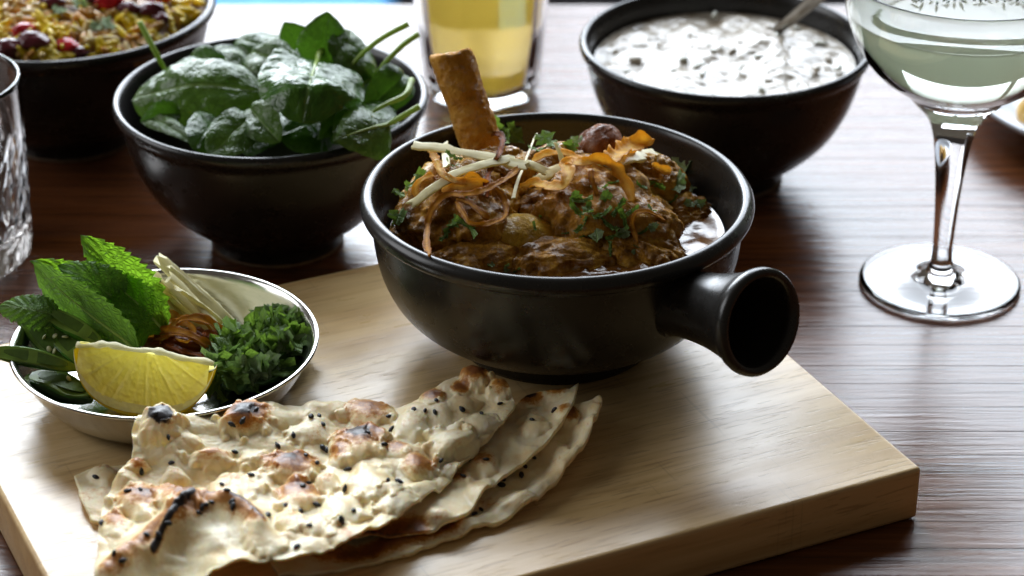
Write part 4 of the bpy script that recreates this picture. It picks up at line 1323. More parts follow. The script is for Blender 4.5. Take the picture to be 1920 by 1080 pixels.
BA = [(302, 806, 44, 34, 8, 0.45, 1.0), (462, 792, 54, 30, 6, 1.0, 0.6), (258, 872, 22, 18, 3, 0.7, 0), (268, 948, 62, 32, 6, 0.75, 0.35), (345, 950, 60, 34, 6, 0.85, 0.3), (400, 860, 48, 22, 3.5, 0.6, 0.1),
      (440, 920, 52, 34, 5, 0.45, 0), (545, 880, 62, 32, 6.5, 1.0, 0.45), (672, 838, 58, 34, 7.5, 0.9, 0.62), (690, 780, 52, 24, 4.5, 0.8, 0.1), (560, 935, 48, 30, 5.5, 0.9, 0.32), (612, 905, 26, 20, 3, 0.5, 0), (742, 850, 34, 18, 3, 0.7, 0),
      (848, 838, 58, 34, 6, 0.18, 0), (786, 880, 38, 24, 4, 0.75, 0), (893, 712, 34, 26, 6, 1.0, 0.25), (864, 735, 20, 14, 2, 1.0, 0.2), (812, 752, 28, 16, 3.5, 0.95, 0.38), (938, 735, 26, 22, 5, 0.7, 0.35),
      (700, 915, 52, 34, 5.5, 0.12, 0), (745, 945, 44, 30, 4.5, 0.1, 0), (640, 965, 46, 30, 5, 0.1, 0), (600, 990, 36, 26, 4, 0.1, 0), (545, 985, 36, 22, 4, 0.55, 0), (500, 1020, 40, 26, 3.5, 0.2, 0), (660, 1010, 50, 22, 3, 0.45, 0),
      (770, 805, 40, 20, 3, 0.15, 0), (900, 800, 40, 20, 3, 0.2, 0), (590, 815, 60, 22, 3.5, 0.2, 0), (345, 830, 36, 22, 3, 0.25, 0), (520, 790, 52, 16, 2.5, 0.2, 0), (330, 895, 30, 18, 3, 0.3, 0), (490, 905, 30, 18, 3, 0.3, 0.1), (870, 765, 36, 16, 3, 0.15, 0),
      (636, 858, 24, 16, 3, 0.75, 0.4), (705, 830, 26, 16, 4, 0.9, 0.3), (480, 865, 40, 22, 3, 0.2, 0), (215, 985, 34, 22, 3.5, 0.6, 0.1), (790, 920, 34, 20, 3, 0.1, 0), (840, 880, 30, 16, 2.5, 0.2, 0)]
SA = [(290, 771), (315, 815), (480, 762), (455, 783), (435, 790), (583, 775), (598, 774), (605, 790), (550, 810), (520, 830), (440, 842), (322, 862), (265, 878), (263, 912), (240, 915), (470, 885), (417, 903), (426, 914), (396, 936),
      (435, 934), (437, 944), (378, 945), (373, 956), (386, 940), (315, 975), (275, 997), (298, 998), (214, 1032), (230, 1045), (191, 975), (573, 848), (594, 862), (606, 835), (612, 838), (568, 905), (578, 900), (535, 942), (563, 953), (594, 941), (502, 960), (556, 1020), (640, 970),
      (662, 952), (580, 980), (690, 805), (753, 742), (764, 738), (797, 765), (816, 768), (866, 762), (903, 770), (826, 857), (748, 898), (726, 895), (652, 875), (648, 910), (735, 800), (730, 775), (720, 828), (776, 762), (818, 745), (938, 752)]
SA = [(x, y_ + 6) for x, y_ in SA]
naan([A0, A1, A2, A3, A4], 330, 220, 11, BA, 'topmost naan piece, blistered and charred, covering most of the stack', seeds=SA,
     ridges=[([(205, 1090), (262, 1040), (318, 1000), (365, 978), (425, 972), (480, 992)], 40, 9, 0.75, 0.0), ([(288, 1050), (312, 1018), (338, 990), (366, 972)], 13, 2.5, 0.9, 0.95), ([(395, 968), (450, 975), (495, 1000)], 16, 2, 0.95, 0.55),
             ([(700, 1010), (740, 985)], 14, 0.5, 0.9, 0.1)])
# middle piece, its corners showing left and right
B0c = [(138, 886, 5), (175, 872, 5), (240, 862, 4), (360, 820, 3), (520, 800, 3), (700, 790, 4), (850, 775, 5), (950, 765, 8), (1000, 745, 9), (1045, 740, 10), (1084, 728, 12)]
B1c = [(150, 925, 5), (230, 915, 4), (400, 900, 4), (600, 890, 5), (800, 860, 6), (920, 830, 8), (1000, 795, 10), (1074, 765, 12)]
B2c = [(170, 970, 4), (240, 985, 5), (400, 1000, 6), (560, 1010, 6), (700, 1005, 7), (815, 990, 8), (870, 965, 9), (925, 905, 10), (1000, 850, 11), (1062, 785, 12)]
naan([B0c, B1c, B2c], 230, 90, 23, [(990, 750, 30, 14, 3, 1.0, 0.75), (1040, 742, 26, 12, 3, 0.8, 0.4), (1000, 800, 34, 22, 3, 0.3, 0), (900, 870, 36, 22, 3, 0.6, 0.1), (195, 890, 26, 18, 3.5, 0.3, 0), (905, 925, 30, 26, 3, 0.3, 0), (860, 900, 22, 14, 2, 0.8, 0.2), (1055, 775, 18, 14, 2.5, 0.6, 0.1)],
     'middle naan piece with torn corners poking out left and right', ridges=[([(430, 1000), (520, 1005), (620, 1006), (700, 1000), (780, 985)], 42, 0.5, 1.15, 0.5)], amp=0.95, thick=0.0038, seeds=[(998, 788), (155, 884), (880, 862), (911, 862), (868, 893), (180, 895), (1040, 770)])  # ridge is toasting plus painted shade for the gap under the top piece
# bottom piece
C0c = [(560, 960, 1.5), (700, 930, 1.5), (850, 900, 2), (950, 860, 4), (1030, 800, 8), (1080, 765, 11), (1122, 744, 14)]
C1c = [(500, 1030, 1.5), (590, 1010, 1.5), (720, 985, 1.5), (850, 950, 1.8), (950, 915, 2.2), (1030, 860, 5), (1085, 800, 9), (1128, 752, 13)]
C2c = [(520, 1078, 2), (640, 1066, 2), (750, 1044, 2), (860, 1006, 2.5), (960, 966, 3.5), (1030, 915, 5), (1088, 850, 9), (1124, 775, 12)]
naan([C0c, C1c, C2c], 200, 70, 37, [(1068, 785, 22, 18, 4, 0.95, 0.1), (1040, 850, 30, 22, 2.5, 0.15, 0), (960, 940, 40, 18, 2, 0.15, 0), (860, 990, 40, 14, 1.5, 0.3, 0)],
     'lowest naan piece with a pointed pale corner nearest the handled bowl', amp=0.85, thick=0.0042, seeds=[(945, 900), (984, 875), (978, 892), (990, 860), (970, 872), (1000, 858), (952, 888), (890, 965), (902, 956), (960, 880), (940, 910)],
     ridges=[([(600, 1040), (700, 1030), (790, 1005), (850, 985)], 36, 0.5, 1.0, 0.35), ([(1122, 770), (1085, 845), (1028, 905), (955, 955), (860, 992)], 16, 2.5, 0.1, 0)])  # first ridge adds toasting and paints the dark gap below the fold

# ------------------------------------------------------------------ spinach
M_spin = mat_leaf('spinach_leaf', (0.022, 0.070, 0.006), (0.060, 0.145, 0.012), 0.22, 0.15, 0.3, (0.16, 0.28, 0.08), 4, 0.22, tcol=(0.22, 0.55, 0.03))
M_spin2 = mat_leaf('spinach_leaf_pale', (0.040, 0.095, 0.014), (0.09, 0.165, 0.028), 0.22, 0.16, 0.3, (0.30, 0.42, 0.16), 4, 0.25, tcol=(0.3, 0.6, 0.05))
M_sst = mat_simple('spinach_stalk', (0.34, 0.46, 0.10), 0.3, 0.5, 0.2, 150, 0.2, trans=0.25, tcol=(0.5, 0.7, 0.12))
sz = 0.082
grp = 'spinach leaves in the bowl'
SP = [  # base px,py,z ; tip ; face ; width ; mat ; shape; fold ; bend ; stem ; label
    ((320, 142, 8), (410, 168, 6), (0, -0.6, 0.8), 0.026, 0, 'ovate', 0.25, 0.12, [(308, 128, 12), (290, 95, 22), (262, 42, 34)], 'small spinach leaf at the left whose stalk stands straight up'),
    ((490, 168, 14), (246, 186, 6), (0.0, -0.55, 0.8), 0.040, 1, 'round', 0.15, 0.12, None, 'pale glossy spinach leaf across the left of the bowl'),
    ((598, 100, 24), (566, 246, 12), (0.1, -0.6, 0.75), 0.054, 0, 'round', 0.12, 0.22, [(606, 92, 22), (612, 78, 20)], 'biggest crinkled dark spinach leaf at the front centre'),
    ((600, 120, 14), (612, 20, 40), (0.2, -0.8, 0.35), 0.030, 0, 'ovate', 0.5, 0.1, None, 'folded bright-tipped spinach leaf standing highest at the back'),
    ((575, 110, 10), (535, 38, 30), (-0.3, -0.8, 0.4), 0.022, 0, 'ovate', 0.2, 0.1, None, 'jagged spinach leaf tip left of the highest leaf'),
    ((640, 145, 12), (690, 95, 20), (0.3, -0.6, 0.7), 0.026, 1, 'round', 0.3, 0.15, [(680, 100, 24), (722, 68, 32), (766, 45, 38)], 'spinach leaf with a thick bright stalk pointing up right'),
    ((700, 145, 10), (640, 185, 4), (0.5, -0.5, 0.6), 0.030, 1, 'ovate', 0.5, 0.1, [(720, 120, 18), (755, 85, 26), (784, 64, 30)], 'narrow spinach leaf with a thin dark stalk at the upper right'),
    ((690, 215, 8), (618, 278, 3), (0.2, -0.75, 0.6), 0.022, 1, 'ovate', 0.2, 0.08, [(725, 195, 12), (760, 178, 14), (772, 150, 16)], 'spinach leaf with a yellow stalk at the right wall of the bowl'),
    ((730, 232, 10), (625, 272, 7), (0.1, -0.7, 0.7), 0.030, 1, 'ovate', 0.15, 0.10, [(755, 218, 14), (786, 200, 19)], 'pale spinach leaf resting on the front right rim'),
    ((480, 215, 8), (398, 282, 4), (-0.1, -0.8, 0.5), 0.024, 1, 'round', 0.4, 0.1, None, 'crumpled mottled spinach leaf below the biggest leaf'),
    ((400, 222, 4), (362, 280, 2), (0.3, -0.8, 0.5), 0.020, 0, 'round', 0.2, 0.1, None, 'small wrinkled spinach leaf at the front of the bowl'),
    ((470, 240, 0), (500, 272, -1), (0, -0.7, 0.7), 0.024, 0, 'round', 0.1, 0.1, None, 'dark spinach leaf tucked behind the front rim'),
    ((610, 225, 0), (520, 258, -1), (0, -0.5, 0.85), 0.034, 0, 'round', 0.1, 0.1, None, 'wide dark spinach leaf in the shade under the biggest leaf'),
    ((270, 225, -1), (370, 280, -2), (0, -0.5, 0.8), 0.012, 1, 'ovate', 0.6, 0.05, None, 'thin rolled spinach leaf along the front left wall'),
    ((400, 120, 6), (450, 150, 8), (0, -0.4, 0.9), 0.022, 1, 'round', 0.2, 0.2, None, 'curled spinach leaf behind the large flat leaf'),
    ((470, 120, 4), (370, 128, 2), (-0.2, -0.5, 0.8), 0.024, 0, 'round', 0.3, 0.2, None, 'half hidden spinach leaf at the back left'),
    ((520, 160, 6), (650, 150, 8), (0, -0.5, 0.8), 0.040, 0, 'round', 0.3, 0.2, None, 'spinach leaf beneath the biggest leaf'),
    ((660, 180, 2), (720, 260, 0), (0.3, -0.6, 0.7), 0.030, 0, 'round', 0.2, 0.1, None, 'shaded spinach leaf in front of the right wall'),
    ((450, 200, -4), (320, 240, -4), (0, -0.3, 0.9), 0.040, 0, 'round', 0.1, 0.1, None, 'dark spinach leaf low under the pale glossy one'),
    ((560, 120, -6), (440, 90, -4), (0, -0.5, 0.9), 0.040, 0, 'round', 0.1, 0.1, None, 'shaded spinach leaf against the back wall of its bowl'),
    ((560, 210, -6), (690, 190, -4), (0, -0.3, 0.9), 0.050, 0, 'round', 0.1, 0.1, None, 'broad spinach leaf deep in the middle of its bowl'),
    ((548, 135, 16), (470, 108, 14), (-0.2, -0.5, 0.8), 0.026, 1, 'round', 0.5, 0.2, None, 'folded spinach leaf between the big leaf and the back wall'),
    ((640, 120, 18), (655, 60, 28), (0.2, -0.8, 0.4), 0.022, 1, 'ovate', 0.6, 0.15, None, 'upright folded spinach leaf right of the highest tip'),
    ((660, 200, 6), (596, 262, 5), (0.1, -0.8, 0.5), 0.022, 0, 'ovate', 0.6, 0.1, None, 'folded spinach leaf edge below the biggest leaf at the right'),
    ((745, 150, 6), (690, 205, 3), (0.5, -0.5, 0.6), 0.024, 0, 'round', 0.6, 0.2, None, 'creased spinach leaf by the right wall of the bowl'),
    ((420, 130, 14), (350, 112, 12), (-0.1, -0.5, 0.8), 0.018, 0, 'ovate', 0.6, 0.25, None, 'rolled spinach leaf behind the left stalk'),
    ((470, 205, 10), (520, 262, 5), (-0.2, -0.7, 0.6), 0.022, 1, 'round', 0.7, 0.1, None, 'sharply folded spinach leaf at the lower centre'),
    ((340, 215, 4), (262, 228, 2), (-0.1, -0.7, 0.6), 0.016, 0, 'ovate', 0.8, 0.1, None, 'narrow curled spinach leaf at the near left'),
]
for k, (a, b, fc, w, mi, shp, fo, be, st, lab) in enumerate(SP):
    leaf('spinach_leaf', at(a[0], a[1], sz + a[2] * 0.001), at(b[0], b[1], sz + b[2] * 0.001), fc, w, (M_spin, M_spin2)[mi], 120 + k, lab, 'spinach', grp, shape=shp, fold=fo, bend=be, bumps=0.0011 if k != 2 else 0.0019,
         stem=[at(s_[0], s_[1], sz + s_[2] * 0.001) for s_ in st] if st else None, stem_mat=M_sst, stem_w=0.0029, curl=0.45, thick=0.00035, pucker=0.12, cr_=95)

# ------------------------------------------------------------------ raita
rz_ = 0.082 - 0.0125
m = NT('herbed_yoghurt')
c = m.coord('Object')
n = m.noise(c, 95, 5, 0.6, 0.3); n2 = m.noise(c, 30, 3)
m.set(Base_Color=m.ramp(n, [(0.36, (0.24, 0.19, 0.13)), (0.46, (0.40, 0.35, 0.28)), (0.6, (0.52, 0.48, 0.42))]), Roughness=0.15, Specular_IOR_Level=0.4, Normal=m.bump(m.math('ADD', n, n2), 0.4, 0.0018))
M_rait = m.m
rr = np.linspace(0.0, 1.0, 90)[None, :] * 0.0716
th = np.linspace(0, 2 * np.pi, 180, endpoint=False)[:, None]
gx, gy = rr * np.cos(th), rr * np.sin(th)
gp = np.stack([gx, gy, 0 * gx], -1)
gp[..., 2] = (0.0034 * fbm(gp * 38, 2, 14) + 0.0016 * fbm(gp * 130, 3, 15)) * np.clip((0.0716 - rr) / 0.006, 0.0, 1)
ra = mesh_obj('yoghurt_raita', gp.reshape(-1, 3), grid_faces(180, 90, closed_u=True), M_rait)
ra.location = (RC.x, RC.y, rz_)
tag(ra, 'creamy white yoghurt raita with flecks filling its bowl', 'raita')
M_cuc = mat_simple('cucumber_bit', (0.50, 0.50, 0.42), 0.2, 0.5, 0.3, 200, 0.3)
M_cum = mat_simple('roasted_spice_fleck', (0.50, 0.44, 0.35), 0.35, 0.5, 0.3, 300, 0.4)
rv = random.Random(21)
for k in range(34):
    a = rv.uniform(0, 6.28); r_ = 0.066 * math.sqrt(rv.random())
    V, Fc = ico(2)
    s_ = rv.uniform(0.6, 1.5)
    V = V * (1 + 0.4 * noise(V * 1.5 + k, k))[:, None] * np.array([0.0028, 0.0016, 0.0009]) * s_
    o = mesh_obj('cucumber_bit' if k % 3 else 'spice_fleck', V, Fc, M_cuc if k % 3 else M_cum)
    o.location = (RC.x + r_ * math.cos(a), RC.y + r_ * math.sin(a), rz_ + 0.0010)
    o.rotation_euler = (rv.uniform(-.4, .4), rv.uniform(-.4, .4), rv.uniform(0, 6))
    if k % 3: tag(o, 'small green cucumber bit breaking the surface of the yoghurt', 'cucumber', 'cucumber bits in the yoghurt')
    else: tag(o, 'brown spice fleck floating on the yoghurt', 'spice', 'spice flecks on the yoghurt')

# spoon standing in the raita
M_dsteel = mat_simple('dark_polished_steel', (0.30, 0.28, 0.26), 0.16, 0.5, 0.1, 200, 0.05, metallic=1.0)


def spoon():
    A = at(1452, 62, rz_ - 0.001); B = at(1556, -26, rz_ + 0.045)
    X = (B - A).normalized()
    L = 0.12
    e = empty('spoon', tuple(A), 'steel spoon handle rising out of the yoghurt bowl', 'spoon')
    n = 50
    u = np.linspace(-0.18, 1, n)
    w = np.interp(u, [-0.18, 0, 0.3, 0.8, 0.95, 1], [0.0080, 0.0062, 0.0072, 0.0115, 0.0120, 0.0060])
    Y = X.cross(ORG - A).normalized(); Z = Y.cross(X)
    if Z.z < 0: Z = -Z
    t = np.linspace(0, 2 * np.pi, 16, endpoint=False)
    C = u[:, None] * L * np.array(X) + (0.006 * u ** 2)[:, None] * np.array(Z)
    V = C[:, None] + (w[:, None] * np.cos(t))[..., None] * np.array(Y) * 0.5 * 1.0 + (0.0011 * np.sin(t))[None, :, None] * np.array(Z)
    o = mesh_obj('handle', V.reshape(-1, 3), grid_faces(n, 16, closed_v=True) + [tuple(range(16)), tuple((n - 1) * 16 + i for i in range(16))[::-1]], M_dsteel, e)
    recalc(o)
    uu = np.linspace(0, 1, 24)[:, None]; vv = np.linspace(-1, 1, 15)[None]
    ww = 0.017 * np.sin(np.clip(uu, 0.001, 0.999) * np.pi) ** 0.6
    P = (-0.018 - uu * 0.048)[..., None] * np.array(X) + (ww * vv)[..., None] * np.array(Y) + (-0.007 * (1 - vv ** 2) * np.sin(uu * np.pi))[..., None] * np.array(Z)
    top = P.reshape(-1, 3); bot = top - np.array(Z) * 0.0012
    nn = len(top); f1 = grid_faces(24, 15)
    o = mesh_obj('spoon_bowl', np.concatenate([top, bot]), f1 + [tuple(i + nn for i in f[::-1]) for f in f1], M_dsteel, e)


spoon()

# ------------------------------------------------------------------ rice
M_rbase = mat_simple('packed_rice', (0.30, 0.15, 0.04), 0.4, 0.5, 0.4, 260, 0.9, 0.002)
V, Fc = ico(5)
V = V * (1 + 0.10 * fbm(V * 3, 3, 9))[:, None] * np.array([0.079, 0.079, 0.022])
rb_ = mesh_obj('rice', V, Fc, M_rbase)
rb_.location = (IC.x, IC.y, 0.072)
tag(rb_, 'packed mass of brown spiced rice under the loose grains', 'rice', kind='stuff')
bpy.context.view_layer.update()
RB = world_bvh([rb_])
def cap(l, r, n=8, m=10):
    V = []
    for i in range(m + 1):
        t = i / m * math.pi
        x = -math.cos(t) * l; q_ = math.sin(t) ** 0.7 * r
        V += [(x, q_ * math.cos(2 * math.pi * j / n), q_ * math.sin(2 * math.pi * j / n) + 0.12 * r * math.cos(t * 2)) for j in range(n)]
    return np.array(V), grid_faces(m + 1, n, closed_v=True)
GR = []
for nm, colr in (('yellow', (0.90, 0.68, 0.02)), ('tan', (0.62, 0.36, 0.10)), ('cream', (0.78, 0.60, 0.25)), ('orange', (0.74, 0.36, 0.05))):
    V, Fc = cap(0.0050, 0.0017)
    me = bpy.data.meshes.new('rice_grain'); me.from_pydata(V.tolist(), [], Fc); me.polygons.foreach_set('use_smooth', [True] * len(me.polygons))
    me.materials.append(mat_simple(nm + '_rice', colr, 0.28, 0.5, 0.12, 200, 0.1, trans=0.2, tcol=colr)); GR.append(me)
ri = random.Random(4)
k = 0
while k < 290:
    px, py = ri.uniform(-10, 395), ri.uniform(-14, 118)
    h_ = RB.ray_cast(ORG, ray(px, py))
    if h_[0] is None: continue
    if (h_[0].xy - IC.xy).length > 0.079: continue
    yl = noise(np.array([px * 0.012, py * 0.03, 2.0]), 5)
    me = GR[0] if (ri.random() < (0.30 + 0.55 * (yl > 0.1))) else ri.choice(GR[1:])
    o = bpy.data.objects.new('rice_grain', me); COL.objects.link(o)
    nrm = h_[1] + Vector([ri.uniform(-.5, .5) for _ in range(3)])
    q_ = nrm.to_track_quat('Z', 'X').to_matrix() @ Matrix.Rotation(ri.uniform(0, 6.28), 3, 'Z') @ Matrix.Rotation(ri.uniform(-0.5, 0.5), 3, 'Y')
    sc = ri.uniform(0.85, 1.25)
    o.matrix_world = Matrix.Translation(h_[0] + Vector((0, 0, ri.uniform(0.0004, 0.003)))) @ (q_ @ Matrix.Diagonal((sc, sc, sc))).to_4x4()
    cn = {0: 'bright yellow', 1: 'tan', 2: 'cream', 3: 'orange'}[GR.index(me)]
    tag(o, cn + ' cooked rice grain on the surface of the rice bowl', 'rice grain', 'rice grains on the rice bowl')
    k += 1
M_cran = mat_simple('dried_cranberry', (0.50, 0.012, 0.02), 0.2, 0.4, 0.4, 150, 0.6, 0.0012, trans=0.1, tcol=(0.8, 0.03, 0.03))
M_sult = mat_simple('dark_sultana', (0.09, 0.012, 0.018), 0.2, 0.4, 0.4, 150, 0.6, 0.0012)
CRAN = [(46, 66, 0.0068, 0, 'bright red cranberry beside the clear tumbler'), (205, 14, 0.0085, 0, 'largest red cranberry near the top edge of the photo'), (128, 96, 0.0068, 0, 'red cranberry at the front rim of the rice bowl'), (300, 6, 0.0062, 0, 'red cranberry at the back right of the rice'), (100, 14, 0.0075, 1, 'dark sultana at the back left of the rice'),
        (240, 26, 0.0065, 1, 'dark sultana right of the largest cranberry'), (285, 30, 0.0085, 1, 'dark glossy sultana near the right of the rice'), (165, 8, 0.0065, 1, 'dark sultana behind the largest cranberry'), (18, 100, 0.0080, 1, 'dark sultana at the near left of the rice'), (62, 88, 0.0095, 1, 'broad olive brown sultana under the red cranberry'), (150, 108, 0.0055, 1, 'dark sultana against the front rim'), (300, 44, 0.006, 1, 'small dark sultana at the right of the rice')]
for k, (x, y_, s_, d_, lab) in enumerate(CRAN):
    h_ = RB.ray_cast(ORG, ray(x, y_))
    if h_[0] is None: continue
    blob('dried_fruit', tuple(h_[0] + Vector((0, 0, 0.003))), (s_, s_ * 0.75, s_ * 0.62), (0, 0, ri.uniform(-40, 40)), M_sult if d_ else M_cran, 200 + k, amp=0.22, freq=1.6, sub=4, label=lab, cat='dried fruit', group='dried fruit in the rice')
for k, (x, y_) in enumerate([(196, 52), (205, 60), (180, 62), (112, 32), (152, 22), (148, 12)]):
    h_ = RB.ray_cast(ORG, ray(x, y_))
    if h_[0] is not None: herb(h_[0] + Vector((0, 0, 0.004)), (0.1, -0.5, 0.8), 0.005, 'p', 900 + k, 'small green herb piece among the yellow rice grains', 'herb pieces in the rice')

# ------------------------------------------------------------------ glasses
def closed(prof_, n=None):
    return prof_


# coupe glass
G0 = at(1762, 523, 0.003)
coupe = empty('coupe_glass', (G0.x, G0.y, 0), 'stemmed coupe glass of pale green cocktail at the right', 'glass')
bz, rzt = 0.101, 0.168
R1 = 0.0596
outer = [(0.0076, 0.094), (0.0105, 0.0985), (0.0165, 0.1035), (0.0270, 0.1085), (0.0390, 0.117), (0.0490, 0.129), (0.0555, 0.143), (0.0588, 0.157), (R1, rzt)]
inner = [(R1 - 0.0011, rzt), (0.0576, 0.157), (0.0543, 0.143), (0.0477, 0.130), (0.0376, 0.1185), (0.0255, 0.1105), (0.014, 0.1068), (0.001, 0.1055)]
gp_ = [tuple(p) for p in resample(outer, 34)] + [(R1 - 0.0002, rzt + 0.0006), (R1 - 0.0009, rzt + 0.0006)] + [tuple(p) for p in resample(inner, 34)]
# bowl, stem and foot are one continuous piece of glass with three parts meeting end to end
full = [(0.001, 0.0006), (0.036, 0.0006), (0.0402, 0.0008), (0.0412, 0.0018), (0.0408, 0.0030), (0.0395, 0.0034)] + \
       [tuple(p) for p in resample([(0.0395, 0.0034), (0.030, 0.0031), (0.018, 0.0042), (0.0100, 0.0065), (0.0066, 0.0105), (0.0052, 0.018), (0.0053, 0.030), (0.0063, 0.050), (0.0078, 0.068), (0.0098, 0.082), (0.0128, 0.0920), (0.0170, 0.0980)], 60)[1:]] + \
       [tuple(p) for p in resample([(0.0170, 0.0980), (0.0215, 0.1025)] + outer[3:], 34)[1:]] + [(R1 - 0.0002, rzt + 0.0006), (R1 - 0.0009, rzt + 0.0006)] + [tuple(p) for p in resample(inner, 34)]
V, Fc = lathe_vf(full, 128)
# cut the lathe into parts without opening the solid: one mesh shading as one solid is needed for refraction
gl = mesh_obj('glass_body', V, Fc, M_glass, coupe); recalc(gl)
lvl = 0.150
def rin(z): 
    zz = [p[1] for p in inner][::-1]; r_ = [p[0] for p in inner][::-1]
    return float(np.interp(z, zz, r_))
ci = resample(inner, 80)[::-1]
liq = [(max(0.0005, r_ - 0.00015), z_ + 0.00012) for r_, z_ in ci if z_ < lvl] + [(rin(lvl) - 0.0002, lvl + 0.0003), (rin(lvl) - 0.0012, lvl), (0.0005, lvl)]
M_cock = mat_liquid('pale_green_cocktail', (0.74, 0.88, 0.62), 5, cloud=0.36, ccol=(0.84, 0.92, 0.70))
lq = lathe('cocktail', liq, M_cock, None, 128, (G0.x, G0.y, 0)); recalc(lq)
tag(lq, 'cloudy pale green cocktail in the coupe glass', 'cocktail')
sprig = empty('herb_sprig', (G0.x + 0.01, G0.y + 0.012, lvl + 0.001), 'dark feathery herb sprig floating on the green cocktail', 'herb')
M_sprig = mat_simple('dried_herb', (0.06, 0.09, 0.04), 0.5)
rs = random.Random(2)
for k in range(22):
    u0 = -0.034 + k * 0.003
    a = Vector((u0, 0.002 * math.sin(k), 0)); b = a + Vector((rs.uniform(-0.003, 0.004), rs.choice((-1, 1)) * rs.uniform(0.003, 0.008), rs.uniform(0, 0.002)))
    V = []
    d_ = (b - a).normalized(); s1 = d_.cross(Vector((0, 0, 1))).normalized() * 0.0005
    pts = [a + s1, a - s1, (a + b) / 2 - s1 * 1.5, b, (a + b) / 2 + s1 * 1.5]
    V = [tuple(p) for p in pts] + [tuple(p + Vector((0, 0, 0.0004))) for p in pts]
    Fc = [(4, 3, 2, 1, 0), (5, 6, 7, 8, 9)] + [(i, (i + 1) % 5, (i + 1) % 5 + 5, i + 5) for i in range(5)]
    o = mesh_obj('leaflet', V, Fc, M_sprig, sprig)

# yellow drink tumbler
K0 = at(903, 172, 0.0)
yt = empty('drink_tumbler', (K0.x, K0.y, 0), 'blurred tumbler of golden yellow drink behind the lamb bone', 'glass')
def facet_lathe(name, prof_, seg, nf, amp, mat, parent, zmax):
    V, Fc = lathe_vf(prof_, seg)
    ang_ = np.arctan2(V[:, 1], V[:, 0])
    r_ = np.linalg.norm(V[:, :2], axis=1)
    k = 1 - amp * np.abs(np.sin(ang_ * nf / 2)) * (V[:, 2] < zmax)
    V[:, :2] *= k[:, None]
    o = mesh_obj(name, V, Fc, mat, parent); recalc(o); return o
yo = [(0.001, 0.001), (0.028, 0.001), (0.0335, 0.0025), (0.0352, 0.006), (0.0375, 0.03), (0.0405, 0.065), (0.0425, 0.105), (0.0425, 0.1065), (0.0412, 0.1065), (0.0392, 0.08), (0.0360, 0.045), (0.0318, 0.022), (0.0285, 0.0095), (0.020, 0.0065), (0.001, 0.0060)]
yo = yo[:4] + [tuple(p) for p in resample(yo[3:7], 16)[1:]] + yo[7:9] + [tuple(p) for p in resample(yo[8:], 30)[1:]]
facet_lathe('glass_body', yo, 160, 10, 0.03, M_glass, yt, 0.09)
yl = [(0.001, 0.00625), (0.0196, 0.00675), (0.0281, 0.0099), (0.0313, 0.0224), (0.0353, 0.045), (0.0386, 0.080), (0.0402, 0.100), (0.0395, 0.100), (0.001, 0.100)]
M_yel = mat_liquid('golden_drink', (0.92, 0.76, 0.16), 18, cloud=0.45, ccol=(0.96, 0.83, 0.26))
V, Fc = lathe_vf(yl, 96)
ya = np.arctan2(V[:, 1], V[:, 0]); V[:, :2] *= (0.992 - 0.03 * np.abs(np.sin(ya * 5)))[:, None]
yq = mesh_obj('golden_drink', V, Fc, M_yel); recalc(yq); yq.location = (K0.x, K0.y, 0)
tag(yq, 'golden yellow drink inside the blurred tumbler', 'drink')

# cut glass tumbler at the left edge
TX, TY = -0.292, 1.125
ct = empty('cut_glass_tumbler', (TX, TY, 0), 'clear cut glass tumbler at the left edge of the table', 'glass')
co_ = [(0.001, 0.001), (0.030, 0.001), (0.0370, 0.002), (0.0395, 0.005), (0.0412, 0.012)] + [tuple(p) for p in resample([(0.0412, 0.012), (0.0420, 0.040), (0.0428, 0.075), (0.0435, 0.1025)], 50)[1:]] + [(0.0434, 0.1036), (0.0424, 0.1040), (0.0415, 0.1034)] + \
      [tuple(p) for p in resample([(0.0412, 0.100), (0.0404, 0.070), (0.0392, 0.035), (0.0370, 0.022), (0.030, 0.018), (0.001, 0.0172)], 30)]
V, Fc = lathe_vf(co_, 260)
r_ = np.linalg.norm(V[:, :2], axis=1); a_ = np.arctan2(V[:, 1], V[:, 0]); z_ = V[:, 2]
om = (np.arange(len(V)) % len(co_)) < 55
cut = np.where(om, 1.0, 0.0) * np.clip((0.082 - z_) / 0.012, 0, 1) * np.clip((z_ - 0.003) / 0.004, 0, 1)
gro = np.abs(np.sin(a_ * 15 + 0.9 * np.sin(z_ * 90 + np.floor(a_ * 5)))) ** 0.5 + 0.35 * np.abs(np.sin(a_ * 15 - z_ * 260)) 
V[:, :2] *= (1 - 0.035 * cut * (1.2 - gro))[:, None]
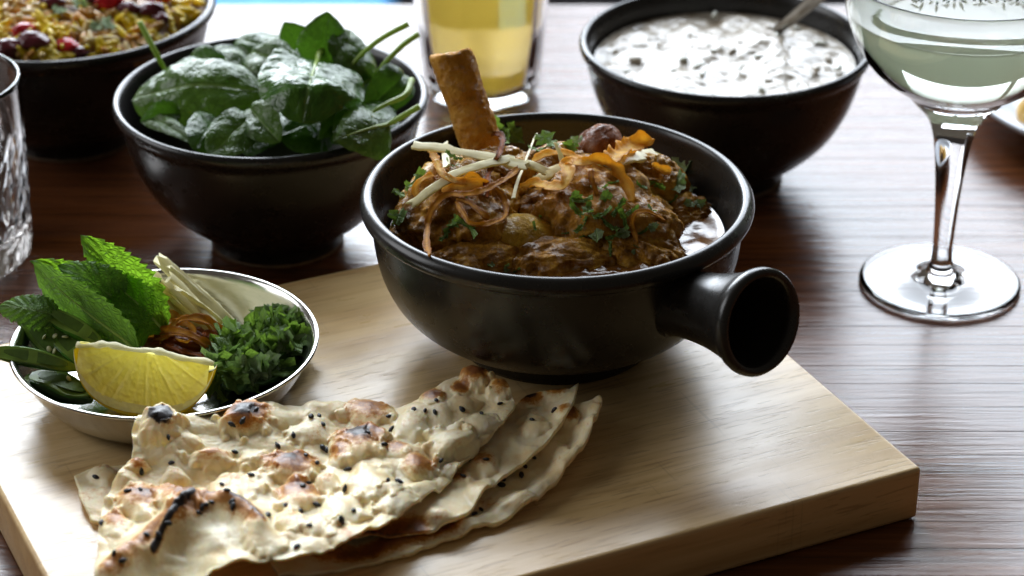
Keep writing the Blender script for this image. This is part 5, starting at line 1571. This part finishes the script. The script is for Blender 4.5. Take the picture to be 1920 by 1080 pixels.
tb = mesh_obj('glass_body', V, Fc, M_glass, ct); recalc(tb)

# plate at the right edge
q1, q2 = at(1842, 200, 0.021), at(1922, 250, 0.021)
mq, dq = (q1 + q2) / 2, (q2 - q1)
nq = Vector((-dq.y, dq.x, 0)).normalized()
if nq.y < 0: nq = -nq
PC = mq + nq * math.sqrt(0.118 ** 2 - (dq.length / 2) ** 2)
M_plate = mat_simple('grey_glazed_plate', (0.52, 0.55, 0.60), 0.22, 0.6, 0.08, 60, 0.1)
pl = lathe('dinner_plate', [(0.001, 0.003), (0.070, 0.003), (0.071, 0.0), (0.076, 0.0), (0.077, 0.003), (0.098, 0.008), (0.1115, 0.0155), (0.1155, 0.0182), (0.1178, 0.0196), (0.1180, 0.0212), (0.1160, 0.0222), (0.1120, 0.0220), (0.1070, 0.0195), (0.094, 0.0115), (0.078, 0.0075), (0.001, 0.0065)], M_plate, None, 120, (PC.x, PC.y, 0))
recalc(pl)
tag(pl, 'grey glazed plate cut off by the right edge of the photo', 'plate')
M_chk = mat_simple('roast_golden_crust', (0.78, 0.50, 0.10), 0.35, 0.5, 0.3, 90, 0.6, 0.002, trans=0.25, tcol=(1, 0.7, 0.15))
M_chd = mat_simple('charred_crust', (0.05, 0.035, 0.025), 0.4, 0.5, 0.5, 120, 0.8, 0.003)
def on_plate(dx_, dy_, z_):
    return (mq.x + nq.x * dx_ + dq.normalized().x * dy_, mq.y + nq.y * dx_ + dq.normalized().y * dy_, z_)
blob('roast_potato', on_plate(0.026, 0.004, 0.021), (0.015, 0.018, 0.014), (0, 0, 0), M_chk, 301, amp=0.25, sub=5, label='golden roast piece at the left of the grey plate', cat='food')
blob('roast_piece', on_plate(0.030, 0.026, 0.018), (0.012, 0.010, 0.008), (0, 0, 0), M_chd, 302, amp=0.35, sub=5, label='dark charred piece at the front of the grey plate', cat='food')
blob('roast_potato', on_plate(0.055, 0.02, 0.021), (0.02, 0.02, 0.014), (0, 0, 0), M_chk, 303, amp=0.25, sub=5, label='golden roast piece further right on the grey plate', cat='food')
